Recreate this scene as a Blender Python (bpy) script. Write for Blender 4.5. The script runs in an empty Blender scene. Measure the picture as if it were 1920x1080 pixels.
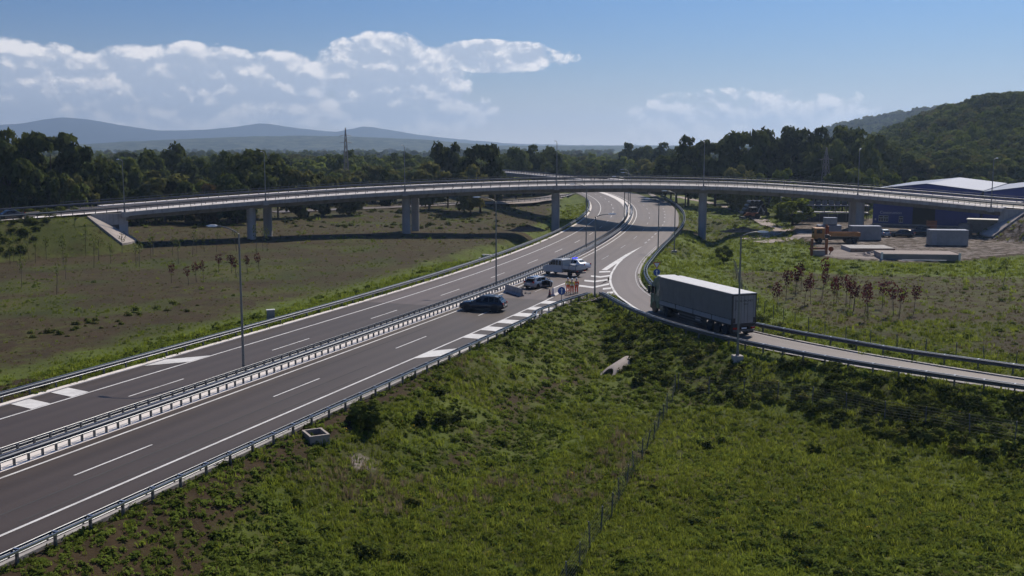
import bpy, bmesh, math, random
import numpy as np
from mathutils import Vector, Matrix
R = math.radians
SC = bpy.context.scene
COL = SC.collection
random.seed(11)
RNG = np.random.default_rng(11)

# ------------------------------------------------------------------ camera
CAM_H = 17.2
cam_d = bpy.data.cameras.new('camera'); cam = bpy.data.objects.new('camera', cam_d); COL.objects.link(cam)
cam.location = (0, 0, CAM_H); cam.rotation_euler = (R(90 - 7.78), 0, 0)
cam_d.sensor_width = 36; cam_d.lens = 36 * 1940 / 1920; cam_d.clip_start = 0.5; cam_d.clip_end = 40000
SC.camera = cam

# ------------------------------------------------------------------ light
SUN_AZ, SUN_EL = R(31), R(47)          # azimuth clockwise from +Y (the view), elevation
SKY = 0.055
HAZE = 1.45e-4
w = bpy.data.worlds.new('World'); SC.world = w; w.use_nodes = True
NT = w.node_tree; NT.nodes.clear()
def N(t, nt=None, **kw):
    n = (nt or NT).nodes.new(t)
    for k, v in kw.items():
        if k.startswith('i_'):
            n.inputs[int(k[2:])].default_value = v
        else:
            setattr(n, k, v)
    return n
def L(a, b, nt=None): (nt or NT).links.new(a, b)
def M(op, a=None, b=None, nt=None, clamp=False, c=None):
    n = N('ShaderNodeMath', nt, operation=op, use_clamp=clamp)
    for i, v in enumerate((a, b, c)):
        if v is None: continue
        if isinstance(v, (int, float)): n.inputs[i].default_value = v
        else: L(v, n.inputs[i], nt)
    return n.outputs[0]
sky = N('ShaderNodeTexSky', sky_type='NISHITA', sun_disc=False)
sky.sun_elevation = SUN_EL; sky.sun_rotation = SUN_AZ; sky.altitude = 200
sky.air_density = 1.0; sky.dust_density = 2.0; sky.ozone_density = 2.5
tc = N('ShaderNodeTexCoord'); sep = N('ShaderNodeSeparateXYZ'); L(tc.outputs['Generated'], sep.inputs[0])
DEG = 180 / math.pi
az = M('MULTIPLY', M('ARCTAN2', sep.outputs[0], sep.outputs[1]), DEG)
el = M('MULTIPLY', M('ARCSINE', sep.outputs[2]), DEG)
def cloud_field(dv, du=0.0, env=None):
    """cumulus density over (azimuth, elevation) in degrees, all round the sky"""
    v = M('ADD', el, dv); u = M('ADD', az, du)
    def vec(k, ky, off=0.0):
        c = N('ShaderNodeCombineXYZ'); L(M('MULTIPLY', u, k), c.inputs[0]); L(M('MULTIPLY', v, ky), c.inputs[1]); c.inputs[2].default_value = off
        return c.outputs[0]
    make = env is None
    for (cu, cv, ru, rv, amp) in ((-27, 2.6, 9.5, 3.1, 1.1), (-17.5, 2.9, 7.5, 2.6, 1.2), (-12.6, 2.8, 3.6, 2.4, 1.0), (-6.6, 3.2, 5.0, 3.1, 1.2), (-1.2, 4.8, 5.2, 1.0, .95),
                             (-3.5, 1.9, 3.0, 1.3, .75), (12.5, 1.2, 8.0, 2.0, .50), (16.5, 1.7, 4.5, 1.5, .36), (46, 3, 14, 2.6, .9), (-52, 3.4, 15, 2.8, 1.0),
                             (95, 3.5, 25, 3.2, .9), (-110, 3.5, 25, 3.4, .9), (165, 4, 30, 3.5, .9)) if make else ():
        a = M('DIVIDE', M('SUBTRACT', u, cu), ru); b = M('DIVIDE', M('SUBTRACT', v, cv), rv)
        d = M('SUBTRACT', 1.0, M('ADD', M('MULTIPLY', a, a), M('MULTIPLY', b, b)))
        d = M('MULTIPLY', M('MAXIMUM', d, 0.0), amp)
        env = d if env is None else M('MAXIMUM', env, d)
    env = M('POWER', env, 0.55) if make else env
    n1 = N('ShaderNodeTexNoise', noise_dimensions='2D'); n1.inputs['Scale'].default_value = 1; n1.inputs['Detail'].default_value = 7; n1.inputs['Roughness'].default_value = .58
    L(vec(.30, .50), n1.inputs['Vector'])
    vo = N('ShaderNodeTexVoronoi', feature='SMOOTH_F1', voronoi_dimensions='2D'); vo.inputs['Scale'].default_value = 1; vo.inputs['Detail'].default_value = 3.0; vo.inputs['Smoothness'].default_value = .4
    wv = N('ShaderNodeVectorMath', operation='ADD'); L(vec(.75, 1.0), wv.inputs[0]); L(n1.outputs['Color'], wv.inputs[1]); L(wv.outputs[0], vo.inputs['Vector'])
    bil = M('SUBTRACT', 0.55, vo.outputs['Distance'])
    f = M('ADD', M('MULTIPLY', M('SUBTRACT', n1.outputs['Fac'], .5), 1.1), M('MULTIPLY', bil, .42))
    return M('ADD', M('MULTIPLY', env, 1.15), M('SUBTRACT', f, 0.12)), env
d0, env0 = cloud_field(0.0)
d1, _ = cloud_field(0.42, 0.18, env0)
def mr(x, a, b, c=0.0, d=1.0, smooth=True):
    n = N('ShaderNodeMapRange', interpolation_type='SMOOTHSTEP' if smooth else 'LINEAR'); L(x, n.inputs[0])
    for i, q in enumerate((a, b, c, d)): n.inputs[i + 1].default_value = q
    return n.outputs[0]
alpha = M('MULTIPLY', mr(d0, .16, .46), mr(env0, .0, .30))
alpha = M('MULTIPLY', alpha, mr(el, .2, 3.2, .35, 1.0))
lit = mr(M('ADD', M('SUBTRACT', d0, d1), M('MULTIPLY', M('SUBTRACT', .80, env0), .55)), -.14, .32)
cm = N('ShaderNodeMix', data_type='RGBA'); L(lit, cm.inputs['Factor'])
cm.inputs['A'].default_value = (.47, .545, .68, 1); cm.inputs['B'].default_value = (1.02, .99, 1.0, 1)
sm = N('ShaderNodeMix', data_type='RGBA', blend_type='MULTIPLY'); sm.inputs['Factor'].default_value = 1; L(sky.outputs[0], sm.inputs['A']); sm.inputs['B'].default_value = (SKY * .36, SKY * .80, SKY * 1.42, 1)
veil = N('ShaderNodeMix', data_type='RGBA'); L(M('MULTIPLY', M('EXPONENT', M('DIVIDE', M('MAXIMUM', el, 0.0), -2.7)), .90), veil.inputs['Factor']); L(sm.outputs['Result'], veil.inputs['A']); veil.inputs['B'].default_value = (1.0, .95, .93, 1)     # milky air low over the horizon, all round
mx = N('ShaderNodeMix', data_type='RGBA'); L(M('MULTIPLY', alpha, .94), mx.inputs['Factor']); L(veil.outputs['Result'], mx.inputs['A']); L(cm.outputs['Result'], mx.inputs['B'])
bg = N('ShaderNodeBackground'); L(mx.outputs['Result'], bg.inputs[0]); bg.inputs[1].default_value = 1.0
out = N('ShaderNodeOutputWorld'); L(bg.outputs[0], out.inputs[0])
sun_d = bpy.data.lights.new('sun', 'SUN'); sun_d.energy = 4.8; sun_d.angle = R(.53); sun_d.color = (1, .89, .74)
sun = bpy.data.objects.new('sun', sun_d); COL.objects.link(sun)
sun.rotation_euler = (R(90) - SUN_EL, 0, R(180) - SUN_AZ)
sun.rotation_euler = Vector((-math.sin(SUN_AZ) * math.cos(SUN_EL), -math.cos(SUN_AZ) * math.cos(SUN_EL), -math.sin(SUN_EL))).to_track_quat('-Z', 'Y').to_euler()
SC.view_settings.view_transform = 'Standard'; SC.view_settings.look = 'None'
SC.view_settings.exposure = 0.0; SC.view_settings.gamma = 1
SC.render.engine = 'CYCLES'
cy = SC.cycles
w.cycles.sampling_method = 'MANUAL'; w.cycles.sample_map_resolution = 512
cy.max_bounces = 6; cy.diffuse_bounces = 2; cy.glossy_bounces = 2; cy.transmission_bounces = 3; cy.volume_bounces = 0; cy.transparent_max_bounces = 6
cy.use_denoising = True; cy.caustics_reflective = False; cy.caustics_refractive = False

# ------------------------------------------------------------------ helpers
class MB:
    def __init__(self): self.v = []; self.f = []; self.uv = None
    def add(self, vs, fs):
        b = len(self.v); self.v += [tuple(p) for p in vs]; self.f += [tuple(i + b for i in f) for f in fs]; return self
    def box(self, c, s, rz=0.0, top=1.0, topy=None):
        x, y, z = c; a, b, h = s[0] / 2, s[1] / 2, s[2] / 2; ty = top if topy is None else topy
        P = [(-a, -b, -h), (a, -b, -h), (a, b, -h), (-a, b, -h), (-a * top, -b * ty, h), (a * top, -b * ty, h), (a * top, b * ty, h), (-a * top, b * ty, h)]
        cs, sn = math.cos(rz), math.sin(rz)
        return self.add([(x + p[0] * cs - p[1] * sn, y + p[0] * sn + p[1] * cs, z + p[2]) for p in P],
                        [(0, 3, 2, 1), (4, 5, 6, 7), (0, 1, 5, 4), (1, 2, 6, 5), (2, 3, 7, 6), (3, 0, 4, 7)])
    def b2(self, x0, x1, y0, y1, z0, z1): return self.box(((x0 + x1) / 2, (y0 + y1) / 2, (z0 + z1) / 2), (x1 - x0, y1 - y0, z1 - z0))
    def loft(self, rings, cap=True, closed=True):
        n = len(rings[0]); vs = [p for r in rings for p in r]; fs = []
        for i in range(len(rings) - 1):
            for j in range(n if closed else n - 1):
                k = (j + 1) % n
                fs.append((i * n + j, i * n + k, (i + 1) * n + k, (i + 1) * n + j))
        if cap: fs += [tuple(range(n))[::-1], tuple((len(rings) - 1) * n + j for j in range(n))]
        return self.add(vs, fs)
    def tube(self, path, r, n=8, cap=True):
        path = [Vector(p) for p in path]; rr = r if isinstance(r, (list, tuple)) else [r] * len(path); rings = []
        for i, p in enumerate(path):
            t = (path[min(i + 1, len(path) - 1)] - path[max(i - 1, 0)]).normalized()
            a = Vector((0, 0, 1)) if abs(t.z) < .9 else Vector((1, 0, 0))
            u = t.cross(a).normalized(); v2 = t.cross(u)
            rings.append([p + (u * math.cos(2 * math.pi * k / n) + v2 * math.sin(2 * math.pi * k / n)) * rr[i] for k in range(n)])
        return self.loft(rings, cap)
    def lathe(self, prof, n=16, axis='z', c=(0, 0, 0)):
        rings = []
        for r, z in prof:
            ring = []
            for k in range(n):
                a = 2 * math.pi * k / n; p = (r * math.cos(a), r * math.sin(a), z)
                if axis == 'y': p = (p[0], p[2], p[1])
                if axis == 'x': p = (p[2], p[0], p[1])
                ring.append((p[0] + c[0], p[1] + c[1], p[2] + c[2]))
            rings.append(ring)
        return self.loft(rings)
    def prism(self, poly, z0, z1):
        n = len(poly)
        return self.loft([[(p[0], p[1], z0) for p in poly], [(p[0], p[1], z1) for p in poly]])
    def mesh(self, name, smooth=False):
        m = bpy.data.meshes.new(name); m.from_pydata(self.v, [], self.f)
        bm = bmesh.new(); bm.from_mesh(m); bmesh.ops.recalc_face_normals(bm, faces=bm.faces); bm.to_mesh(m); bm.free()
        if smooth: m.shade_smooth(); m.set_sharp_from_angle(angle=R(38))
        return m
    def build(self, name, mat, parent=None, smooth=False, bevel=0.0, loc=None, rz=None):
        o = obj(name, self.mesh(name, smooth), mat, parent)
        if bevel:
            b = o.modifiers.new('bevel', 'BEVEL'); b.width = bevel; b.segments = 2; b.limit_method = 'ANGLE'; b.angle_limit = R(35)
        if loc is not None: o.location = loc
        if rz is not None: o.rotation_euler.z = rz
        return o
def obj(name, mesh, mat=None, parent=None):
    o = bpy.data.objects.new(name, mesh); COL.objects.link(o)
    if mat is not None and mesh is not None and not mesh.materials: mesh.materials.append(mat)
    if parent is not None: o.parent = parent
    return o
def tag(o, label=None, cat=None, group=None, kind=None):
    if label: o['label'] = label
    if cat: o['category'] = cat
    if group: o['group'] = group
    if kind: o['kind'] = kind
    return o
def thing(name, label, cat, loc=(0, 0, 0), rz=0.0, group=None):
    o = bpy.data.objects.new(name, None); COL.objects.link(o); o.location = loc; o.rotation_euler.z = rz; o.empty_display_size = .2
    return tag(o, label, cat, group)
def struct(o): o['kind'] = 'structure'; return o
def dup(root, loc, rz=None, label=None, group=None, scale=None):
    def cp(o, par):
        c = o.copy(); COL.objects.link(c); c.parent = par
        for ch in o.children: cp(ch, c)
        return c
    r = cp(root, None); r.location = loc
    if rz is not None: r.rotation_euler.z = rz
    if label: r['label'] = label
    if group: r['group'] = group
    if scale: r.scale = scale
    return r
def text(body, size, mat, parent, loc, rot, ext=.01, name='lettering', align='LEFT'):
    c = bpy.data.curves.new(name, 'FONT'); c.body = body; c.size = size; c.extrude = ext; c.align_x = align; c.materials.append(mat)
    tmp = bpy.data.objects.new(name, c); me = bpy.data.meshes.new_from_object(tmp); bpy.data.objects.remove(tmp); me.name = name
    o = obj(name, me, None, parent); o.location = loc; o.rotation_euler = rot; return o

# ------------------------------------------------------------------ materials
def new_mat(name):
    m = bpy.data.materials.new(name); m.use_nodes = True; nt = m.node_tree
    return m, nt, nt.nodes['Principled BSDF']
def mat(name, col, rough=.6, metal=0.0, var=.12, scale=3.0, spec=.5, bump=0.0, coat=0.0, emit=None, es=1.0, dirt=None, streak=False):
    """procedural: base colour broken up by two noises in object space, optional bump"""
    m, nt, b = new_mat(name)
    tcn = N('ShaderNodeTexCoord', nt); no = N('ShaderNodeTexNoise', nt); no.inputs['Scale'].default_value = scale; no.inputs['Detail'].default_value = 5; no.inputs['Roughness'].default_value = .6
    L(tcn.outputs['Object'], no.inputs['Vector'], nt)
    r = N('ShaderNodeValToRGB', nt); e = r.color_ramp.elements
    c = Vector(col[:3]); e[0].position = .28; e[1].position = .72
    e[0].color = (*(c * (1 - var)), 1); e[1].color = (*[min(1, q) for q in c * (1 + var)], 1)
    L(no.outputs['Fac'], r.inputs[0], nt); co = r.outputs[0]
    if dirt:
        n2 = N('ShaderNodeTexNoise', nt); n2.inputs['Scale'].default_value = scale * .35; n2.inputs['Detail'].default_value = 6; L(tcn.outputs['Object'], n2.inputs['Vector'], nt)
        if streak: mg = N('ShaderNodeMapping', nt); mg.inputs['Scale'].default_value = (6, 6, .25); L(tcn.outputs['Object'], mg.inputs[0], nt); L(mg.outputs[0], n2.inputs['Vector'], nt)
        mp = N('ShaderNodeMapRange', nt); L(n2.outputs['Fac'], mp.inputs[0], nt); mp.inputs[1].default_value = .48; mp.inputs[2].default_value = .72; mp.inputs[4].default_value = dirt[3]
        mi = N('ShaderNodeMix', nt, data_type='RGBA'); L(mp.outputs[0], mi.inputs['Factor'], nt); L(co, mi.inputs['A'], nt); mi.inputs['B'].default_value = (*dirt[:3], 1); co = mi.outputs['Result']
    L(co, b.inputs['Base Color'], nt)
    b.inputs['Roughness'].default_value = rough; b.inputs['Metallic'].default_value = metal; b.inputs['Specular IOR Level'].default_value = spec
    if coat: b.inputs['Coat Weight'].default_value = coat; b.inputs['Coat Roughness'].default_value = .06
    if bump:
        bp = N('ShaderNodeBump', nt); bp.inputs['Strength'].default_value = bump; bp.inputs['Distance'].default_value = .03; L(no.outputs['Fac'], bp.inputs['Height'], nt); L(bp.outputs[0], b.inputs['Normal'], nt)
    if emit: b.inputs['Emission Color'].default_value = (*emit, 1); b.inputs['Emission Strength'].default_value = es
    return m
def asphalt(name, c0, c1):
    m, nt, b = new_mat(name)
    g = N('ShaderNodeNewGeometry', nt); uv = N('ShaderNodeUVMap', nt, uv_map='road')
    mp = N('ShaderNodeMapping', nt); mp.inputs['Scale'].default_value = (.9, .012, 1); L(uv.outputs[0], mp.inputs[0], nt)
    n1 = N('ShaderNodeTexNoise', nt); n1.inputs['Scale'].default_value = 1; n1.inputs['Detail'].default_value = 5; L(mp.outputs[0], n1.inputs['Vector'], nt)
    n2 = N('ShaderNodeTexNoise', nt); n2.inputs['Scale'].default_value = .09; n2.inputs['Detail'].default_value = 6; L(g.outputs['Position'], n2.inputs['Vector'], nt)
    n3 = N('ShaderNodeTexNoise', nt); n3.inputs['Scale'].default_value = 14; n3.inputs['Detail'].default_value = 2; L(g.outputs['Position'], n3.inputs['Vector'], nt)
    su = N('ShaderNodeSeparateXYZ', nt); L(uv.outputs[0], su.inputs[0], nt)
    trk = M('MULTIPLY', M('SINE', M('MULTIPLY', su.outputs[0], 3.62, nt), None, nt), -.09, nt)      # polished wheel tracks along each lane
    f = M('ADD', trk, M('ADD', M('MULTIPLY', n1.outputs['Fac'], .55, nt), M('ADD', M('MULTIPLY', n2.outputs['Fac'], .45, nt), M('MULTIPLY', n3.outputs['Fac'], .18, nt), nt), nt), nt)
    r = N('ShaderNodeValToRGB', nt); r.color_ramp.elements[0].position = .36; r.color_ramp.elements[1].position = .78
    r.color_ramp.elements[0].color = (*c0, 1); r.color_ramp.elements[1].color = (*c1, 1); L(f, r.inputs[0], nt); L(r.outputs[0], b.inputs['Base Color'], nt)
    b.inputs['Roughness'].default_value = .62; b.inputs['Specular IOR Level'].default_value = .4
    bp = N('ShaderNodeBump', nt); bp.inputs['Strength'].default_value = .25; bp.inputs['Distance'].default_value = .01; L(n3.outputs['Fac'], bp.inputs['Height'], nt); L(bp.outputs[0], b.inputs['Normal'], nt)
    return m
def leafy(name, c0, c1, transl=.35, scale=.35, soft=None):
    """leaf card: colour varies per clump in world space and per object"""
    m, nt, b = new_mat(name); nt.nodes.remove(b)
    g = N('ShaderNodeNewGeometry', nt); n1 = N('ShaderNodeTexNoise', nt); n1.inputs['Scale'].default_value = scale; n1.inputs['Detail'].default_value = 4; L(g.outputs['Position'], n1.inputs['Vector'], nt)
    oi = N('ShaderNodeObjectInfo', nt)
    f = M('ADD', M('MULTIPLY', n1.outputs['Fac'], .8, nt), M('MULTIPLY', oi.outputs['Random'], .4, nt), nt)
    f = M('ADD', f, M('MULTIPLY', g.outputs['Random Per Island'], .3, nt), nt)
    r = N('ShaderNodeValToRGB', nt); r.color_ramp.elements[0].position = .45; r.color_ramp.elements[1].position = 1.0
    r.color_ramp.elements[0].color = (*c0, 1); r.color_ramp.elements[1].color = (*c1, 1); L(f, r.inputs[0], nt)
    d = N('ShaderNodeBsdfDiffuse', nt); t = N('ShaderNodeBsdfTranslucent', nt); L(r.outputs[0], d.inputs[0], nt)
    hs = N('ShaderNodeHueSaturation', nt); hs.inputs['Value'].default_value = 1.3; hs.inputs['Hue'].default_value = .485; L(r.outputs[0], hs.inputs['Color'], nt); L(hs.outputs[0], t.inputs[0], nt)
    if soft is not None:                      # shade like a turf or a crown volume rather than as loose cards
        if soft == 'crown':
            tcn = N('ShaderNodeTexCoord', nt); sb = N('ShaderNodeVectorMath', nt, operation='SUBTRACT'); L(tcn.outputs['Object'], sb.inputs[0], nt); sb.inputs[1].default_value = (0, 0, .42)
            vt = N('ShaderNodeVectorTransform', nt, vector_type='NORMAL', convert_from='OBJECT', convert_to='WORLD'); L(sb.outputs[0], vt.inputs[0], nt); nv = N('ShaderNodeVectorMath', nt, operation='NORMALIZE'); L(vt.outputs[0], nv.inputs[0], nt); up, kf = nv.outputs[0], .9
        else:
            cv = N('ShaderNodeCombineXYZ', nt); cv.inputs[2].default_value = 1; up, kf = cv.outputs[0], soft
        s1 = N('ShaderNodeVectorMath', nt, operation='SCALE'); L(up, s1.inputs[0], nt); s1.inputs['Scale'].default_value = kf
        s2 = N('ShaderNodeVectorMath', nt, operation='ADD'); L(s1.outputs[0], s2.inputs[0], nt); L(g.outputs['Normal'], s2.inputs[1], nt); s3 = N('ShaderNodeVectorMath', nt, operation='NORMALIZE'); L(s2.outputs[0], s3.inputs[0], nt); L(s3.outputs[0], d.inputs['Normal'], nt)
    mi = N('ShaderNodeMixShader', nt); mi.inputs[0].default_value = transl; L(d.outputs[0], mi.inputs[1], nt); L(t.outputs[0], mi.inputs[2], nt)
    L(mi.outputs[0], nt.nodes['Material Output'].inputs[0], nt)
    return m
MT = dict(
    asphalt=asphalt('asphalt_brown', (.034, .0235, .0185), (.060, .043, .035)), asphalt_warm=asphalt('asphalt_pinkish', (.070, .052, .046), (.108, .082, .074)), asphalt_ramp=asphalt('asphalt_pale', (.098, .078, .072), (.140, .112, .104)),
    paint=mat('road_paint', (.62, .61, .60), .7, var=.14, scale=1.5, dirt=(.25, .24, .23, .5)), paint_worn=mat('worn_paint', (.34, .33, .34), .75, var=.25, scale=2, dirt=(.14, .13, .13, .6)),
    concrete=mat('concrete', (.34, .32, .305), .85, var=.15, scale=1.2, bump=.2, dirt=(.16, .15, .14, .6), streak=True), concrete_pale=mat('pale_concrete', (.70, .655, .63), .85, var=.08, scale=1.0, dirt=(.50, .46, .44, .4)),
    concrete_deck=mat('bridge_concrete', (.25, .24, .235), .85, var=.12, scale=.5, dirt=(.12, .115, .11, .75), streak=True), concrete_pier=mat('pier_concrete', (.34, .335, .34), .85, var=.1, scale=.6, dirt=(.19, .19, .19, .6), streak=True),
    galv=mat('galvanised_steel', (.095, .105, .125), .40, metal=.5, var=.12, scale=4), galv_bright_glint=mat('galvanised_bright_glint', (.42, .43, .45), .3, metal=.8, var=.1, scale=4), slope_concrete=mat('slope_concrete', (.33, .29, .27), .9, var=.14, scale=1.2, bump=.2, dirt=(.19, .165, .14, .6)), galv_dark=mat('weathered_steel', (.10, .105, .115), .5, metal=.5, var=.15, scale=4),
    post=mat('post_steel', (.13, .135, .14), .55, metal=.5, var=.2, scale=6), pole=mat('lamp_pole_steel', (.17, .18, .18), .5, metal=.5, var=.1, scale=2), lampglass=mat('lamp_lens', (.75, .77, .78), .25, var=.05),
    white=mat('white_paint', (.60, .59, .575), .45, var=.05, scale=2, dirt=(.5, .48, .46, .4)), offwhite=mat('grey_white_panel', (.215, .22, .225), .5, var=.1, scale=1.5, dirt=(.36, .36, .36, .5)),
    tarp=mat('dark_tarpaulin', (.145, .142, .138), .6, var=.12, scale=1.1, bump=.15), board=mat('grey_board', (.24, .25, .27), .5, var=.1), cabgreen=mat('green_paint', (.012, .105, .088), .3, var=.08, coat=.6),
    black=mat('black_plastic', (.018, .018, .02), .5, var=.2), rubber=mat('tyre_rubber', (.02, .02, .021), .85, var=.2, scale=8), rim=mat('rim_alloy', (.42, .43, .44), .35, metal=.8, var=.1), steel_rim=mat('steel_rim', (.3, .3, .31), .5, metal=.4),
    glass=mat('dark_glass', (.006, .007, .009), .12, var=.1, spec=.25), bluegrey=mat('dark_blue_grey_paint', (.010, .016, .028), .35, metal=.1, var=.05, coat=.4), silver=mat('silver_paint', (.30, .31, .33), .3, metal=.4, var=.05, coat=.7),
    carwhite=mat('white_car_paint', (.62, .64, .67), .3, var=.04, coat=.7), vangrey=mat('pale_grey_paint', (.38, .40, .42), .35, var=.05, coat=.4), carblack=mat('black_car_paint', (.012, .012, .015), .25, var=.1, coat=.8), carblue=mat('pale_blue_car_paint', (.16, .21, .27), .3, metal=.3, var=.05, coat=.6),
    red=mat('red_plastic', (.42, .02, .018), .45, var=.1), redlamp=mat('red_lamp', (.35, .01, .01), .25, var=.1), orange=mat('hi_vis_orange', (.80, .11, .02), .7, var=.1, scale=9), yellow=mat('hi_vis_yellow', (.62, .56, .06), .7, var=.1, scale=9),
    skin=mat('skin', (.42, .25, .17), .6, var=.08), blue_lamp=mat('blue_beacon', (.02, .03, .6), .3, emit=(.03, .05, 1.0), es=1.5), signblue=mat('sign_blue', (.012, .075, .33), .4, var=.05), signwhite=mat('sign_white', (.72, .74, .76), .4, var=.04), signgrey=mat('sign_back', (.35, .36, .37), .5, metal=.3),
    truckyellow=mat('construction_yellow', (.36, .145, .025), .5, var=.15, scale=2, dirt=(.16, .07, .03, .6)), orangeframe=mat('rusty_orange_paint', (.26, .072, .018), .65, var=.25, scale=2.5, dirt=(.10, .04, .02, .7)),
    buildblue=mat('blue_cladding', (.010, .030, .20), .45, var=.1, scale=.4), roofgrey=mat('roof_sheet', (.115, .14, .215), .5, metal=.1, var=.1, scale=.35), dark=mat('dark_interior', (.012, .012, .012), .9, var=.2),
    brick=mat('red_brick_pallet', (.32, .12, .07), .85, var=.25, scale=4), wood=mat('weathered_timber', (.24, .17, .11), .8, var=.25, scale=4), net=mat('dark_netting', (.03, .035, .045), .9, var=.3),
    bark=mat('bark', (.075, .058, .045), .9, var=.3, scale=2, bump=.3), stake=mat('pale_stake', (.30, .24, .17), .8, var=.2), soil=mat('loose_soil', (.125, .082, .058), .95, var=.35, scale=1.5, bump=.5), gravel=mat('pale_gravel', (.29, .24, .215), .95, var=.2, scale=2.5, bump=.4),
    pylon=mat('pylon_steel', (.24, .21, .20), .5, metal=.5, var=.2), helmet=mat('helmet_white', (.7, .7, .68), .35, var=.04))
LF = dict(k=leafy('leaf_dark', (.020, .029, .010), (.085, .105, .028), .30, .35, 'crown'), d=leafy('leaf_deep', (.026, .038, .011), (.105, .130, .032), .30, .35, 'crown'), m=leafy('leaf_mid', (.036, .052, .012), (.140, .172, .038), .30, .35, 'crown'),
          o=leafy('leaf_olive', (.045, .052, .015), (.155, .155, .046), .30, .35, 'crown'), u=leafy('leaf_rust', (.045, .036, .014), (.140, .100, .040)), y=leafy('leaf_fresh', (.050, .076, .012), (.175, .215, .040), .30, .35, 'crown'), r=leafy('leaf_crimson', (.036, .013, .013), (.120, .038, .036), .35))

# ------------------------------------------------------------------ plan of the roads
def S01(t): t = np.clip(t, 0, 1); return t * t * (3 - 2 * t)
def ref_curve(n=520):
    x, y, th = -38.96 - 20 * math.sin(.361) * 1.0, 20 - 20 * math.cos(.361), .361; P = []
    for i in range(n):
        P.append((x, y, th)); s = i - 20
        th -= .001405 * min(max((s - 80.25) / 10.8, 0), 1); x += math.sin(th); y += math.cos(th)
    return np.array(P)
REF = ref_curve()
def at(s, o, z=0.0):
    """point s metres along the motorway (reference: inner edge line of the near carriageway), o metres to the right"""
    s = s + 20; i = int(max(0, min(len(REF) - 2, math.floor(s)))); f = s - i
    p = REF[i] * (1 - f) + REF[i + 1] * f
    return (p[0] + o * math.cos(p[2]), p[1] - o * math.sin(p[2]), z)
def so(x, y):
    d = np.hypot(REF[:, 0] - x, REF[:, 1] - y); i = int(d.argmin()); p = REF[i]; dx, dy = x - p[0], y - p[1]
    return i - 20 + dx * math.sin(p[2]) + dy * math.cos(p[2]), dx * math.cos(p[2]) - dy * math.sin(p[2])
def resample(P, step=1.0):
    P = np.array(P, float); d = np.r_[0, np.cumsum(np.hypot(*(P[1:, :2] - P[:-1, :2]).T))]
    # smooth with a Catmull-Rom pass
    n = max(2, int(d[-1] / step)); t = np.linspace(0, d[-1], n + 1); out = []
    for q in t:
        i = int(min(len(P) - 2, max(0, np.searchsorted(d, q) - 1))); p0, p1, p2, p3 = P[max(i - 1, 0)], P[i], P[i + 1], P[min(i + 2, len(P) - 1)]
        h = d[i + 1] - d[i]; u = (q - d[i]) / h if h else 0
        m1 = (p2 - p0) / max(1e-6, d[i + 1] - d[max(i - 1, 0)]) * h; m2 = (p3 - p1) / max(1e-6, d[min(i + 2, len(P) - 1)] - d[i]) * h
        out.append((2 * u**3 - 3 * u**2 + 1) * p1 + (u**3 - 2 * u**2 + u) * m1 + (-2 * u**3 + 3 * u**2) * p2 + (u**3 - u**2) * m2)
    return np.array(out)
RAMP_L = [(75, 40), (55, 55.2), (44, 64.6), (36.1, 71.6), (28.0, 79.2), (24.0, 83.9), (20.9, 88.2), (18.0, 93.5), (15.9, 98.5), (14.2, 104), (13.2, 109.5), (12.7, 114), (12.2, 120), (12.4, 130), (13.2, 138.3), (14.3, 145.4), (16.0, 154.5), (18.6, 165), (22.8, 179.7)]
RAMP_R = [(78.5, 44), (58.3, 59.4), (46.8, 68), (38.1, 75.3), (30.6, 83.4), (27.0, 88.2), (23.8, 93.1), (21.2, 98.2), (19.2, 103.5), (17.8, 109.0), (17.0, 114), (16.3, 120.3), (16.1, 127), (16.6, 134.7), (17.7, 143.5), (19.9, 155.7), (22.6, 167.6), (25.6, 180)]
def same_n(P, n):
    Q = resample(P, .5); i = np.linspace(0, len(Q) - 1, n); f = np.floor(i).astype(int); g = np.minimum(f + 1, len(Q) - 1); return Q[f] + (Q[g] - Q[f]) * (i - f)[:, None]
RL, RR = same_n(RAMP_L, 170), same_n(RAMP_R, 170)
OUT_R = resample([(22.6, 167.6), (29.3, 194.1), (35.9, 224.2), (38.75, 240.4), (44.2, 277), (48, 316), (50.9, 363), (52, 400), (50.5, 440), (47, 480)], 2.0)
# overpass: near edge of the deck, left to right, with its height
DECK = [(-150, 92, 3.6), (-125, 119, 4.1), (-104, 145, 4.55), (-83.2, 168, 5.02), (-69.9, 182, 5.55), (-63.5, 187.3, 5.95), (-48.4, 197, 6.85), (-25.7, 208.2, 7.98), (0, 216, 8.84), (22.5, 219.2, 9.1), (40.5, 218.6, 8.88), (53.5, 216.3, 8.42), (69.4, 210.8, 7.45), (80, 205.5, 6.6), (90.3, 198, 5.75), (98, 190.5, 5.3), (112, 174, 4.8), (140, 140, 4.1)]
DK = resample(DECK, 1.0)
DT = np.gradient(DK[:, :2], axis=0); DT /= np.linalg.norm(DT, axis=1)[:, None]
DN = np.stack([-DT[:, 1], DT[:, 0]], 1)
def dk(i, u, dz=0.0): i = int(i); return (DK[i, 0] + DN[i, 0] * u, DK[i, 1] + DN[i, 1] * u, DK[i, 2] + dz + .06 * u)      # banked towards the inside of the curve
def dk_i(x): return int(np.argmin(np.abs(DK[:, 0] - x)))
IL, IR = dk_i(-68.6), dk_i(92.5)                 # abutments
EL, ER = dk_i(-74.8), dk_i(98.5)                # ends of the embankments (their cones reach 6.8 m on)
CEN = DK[:, :2] + DN * 6.0

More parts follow.
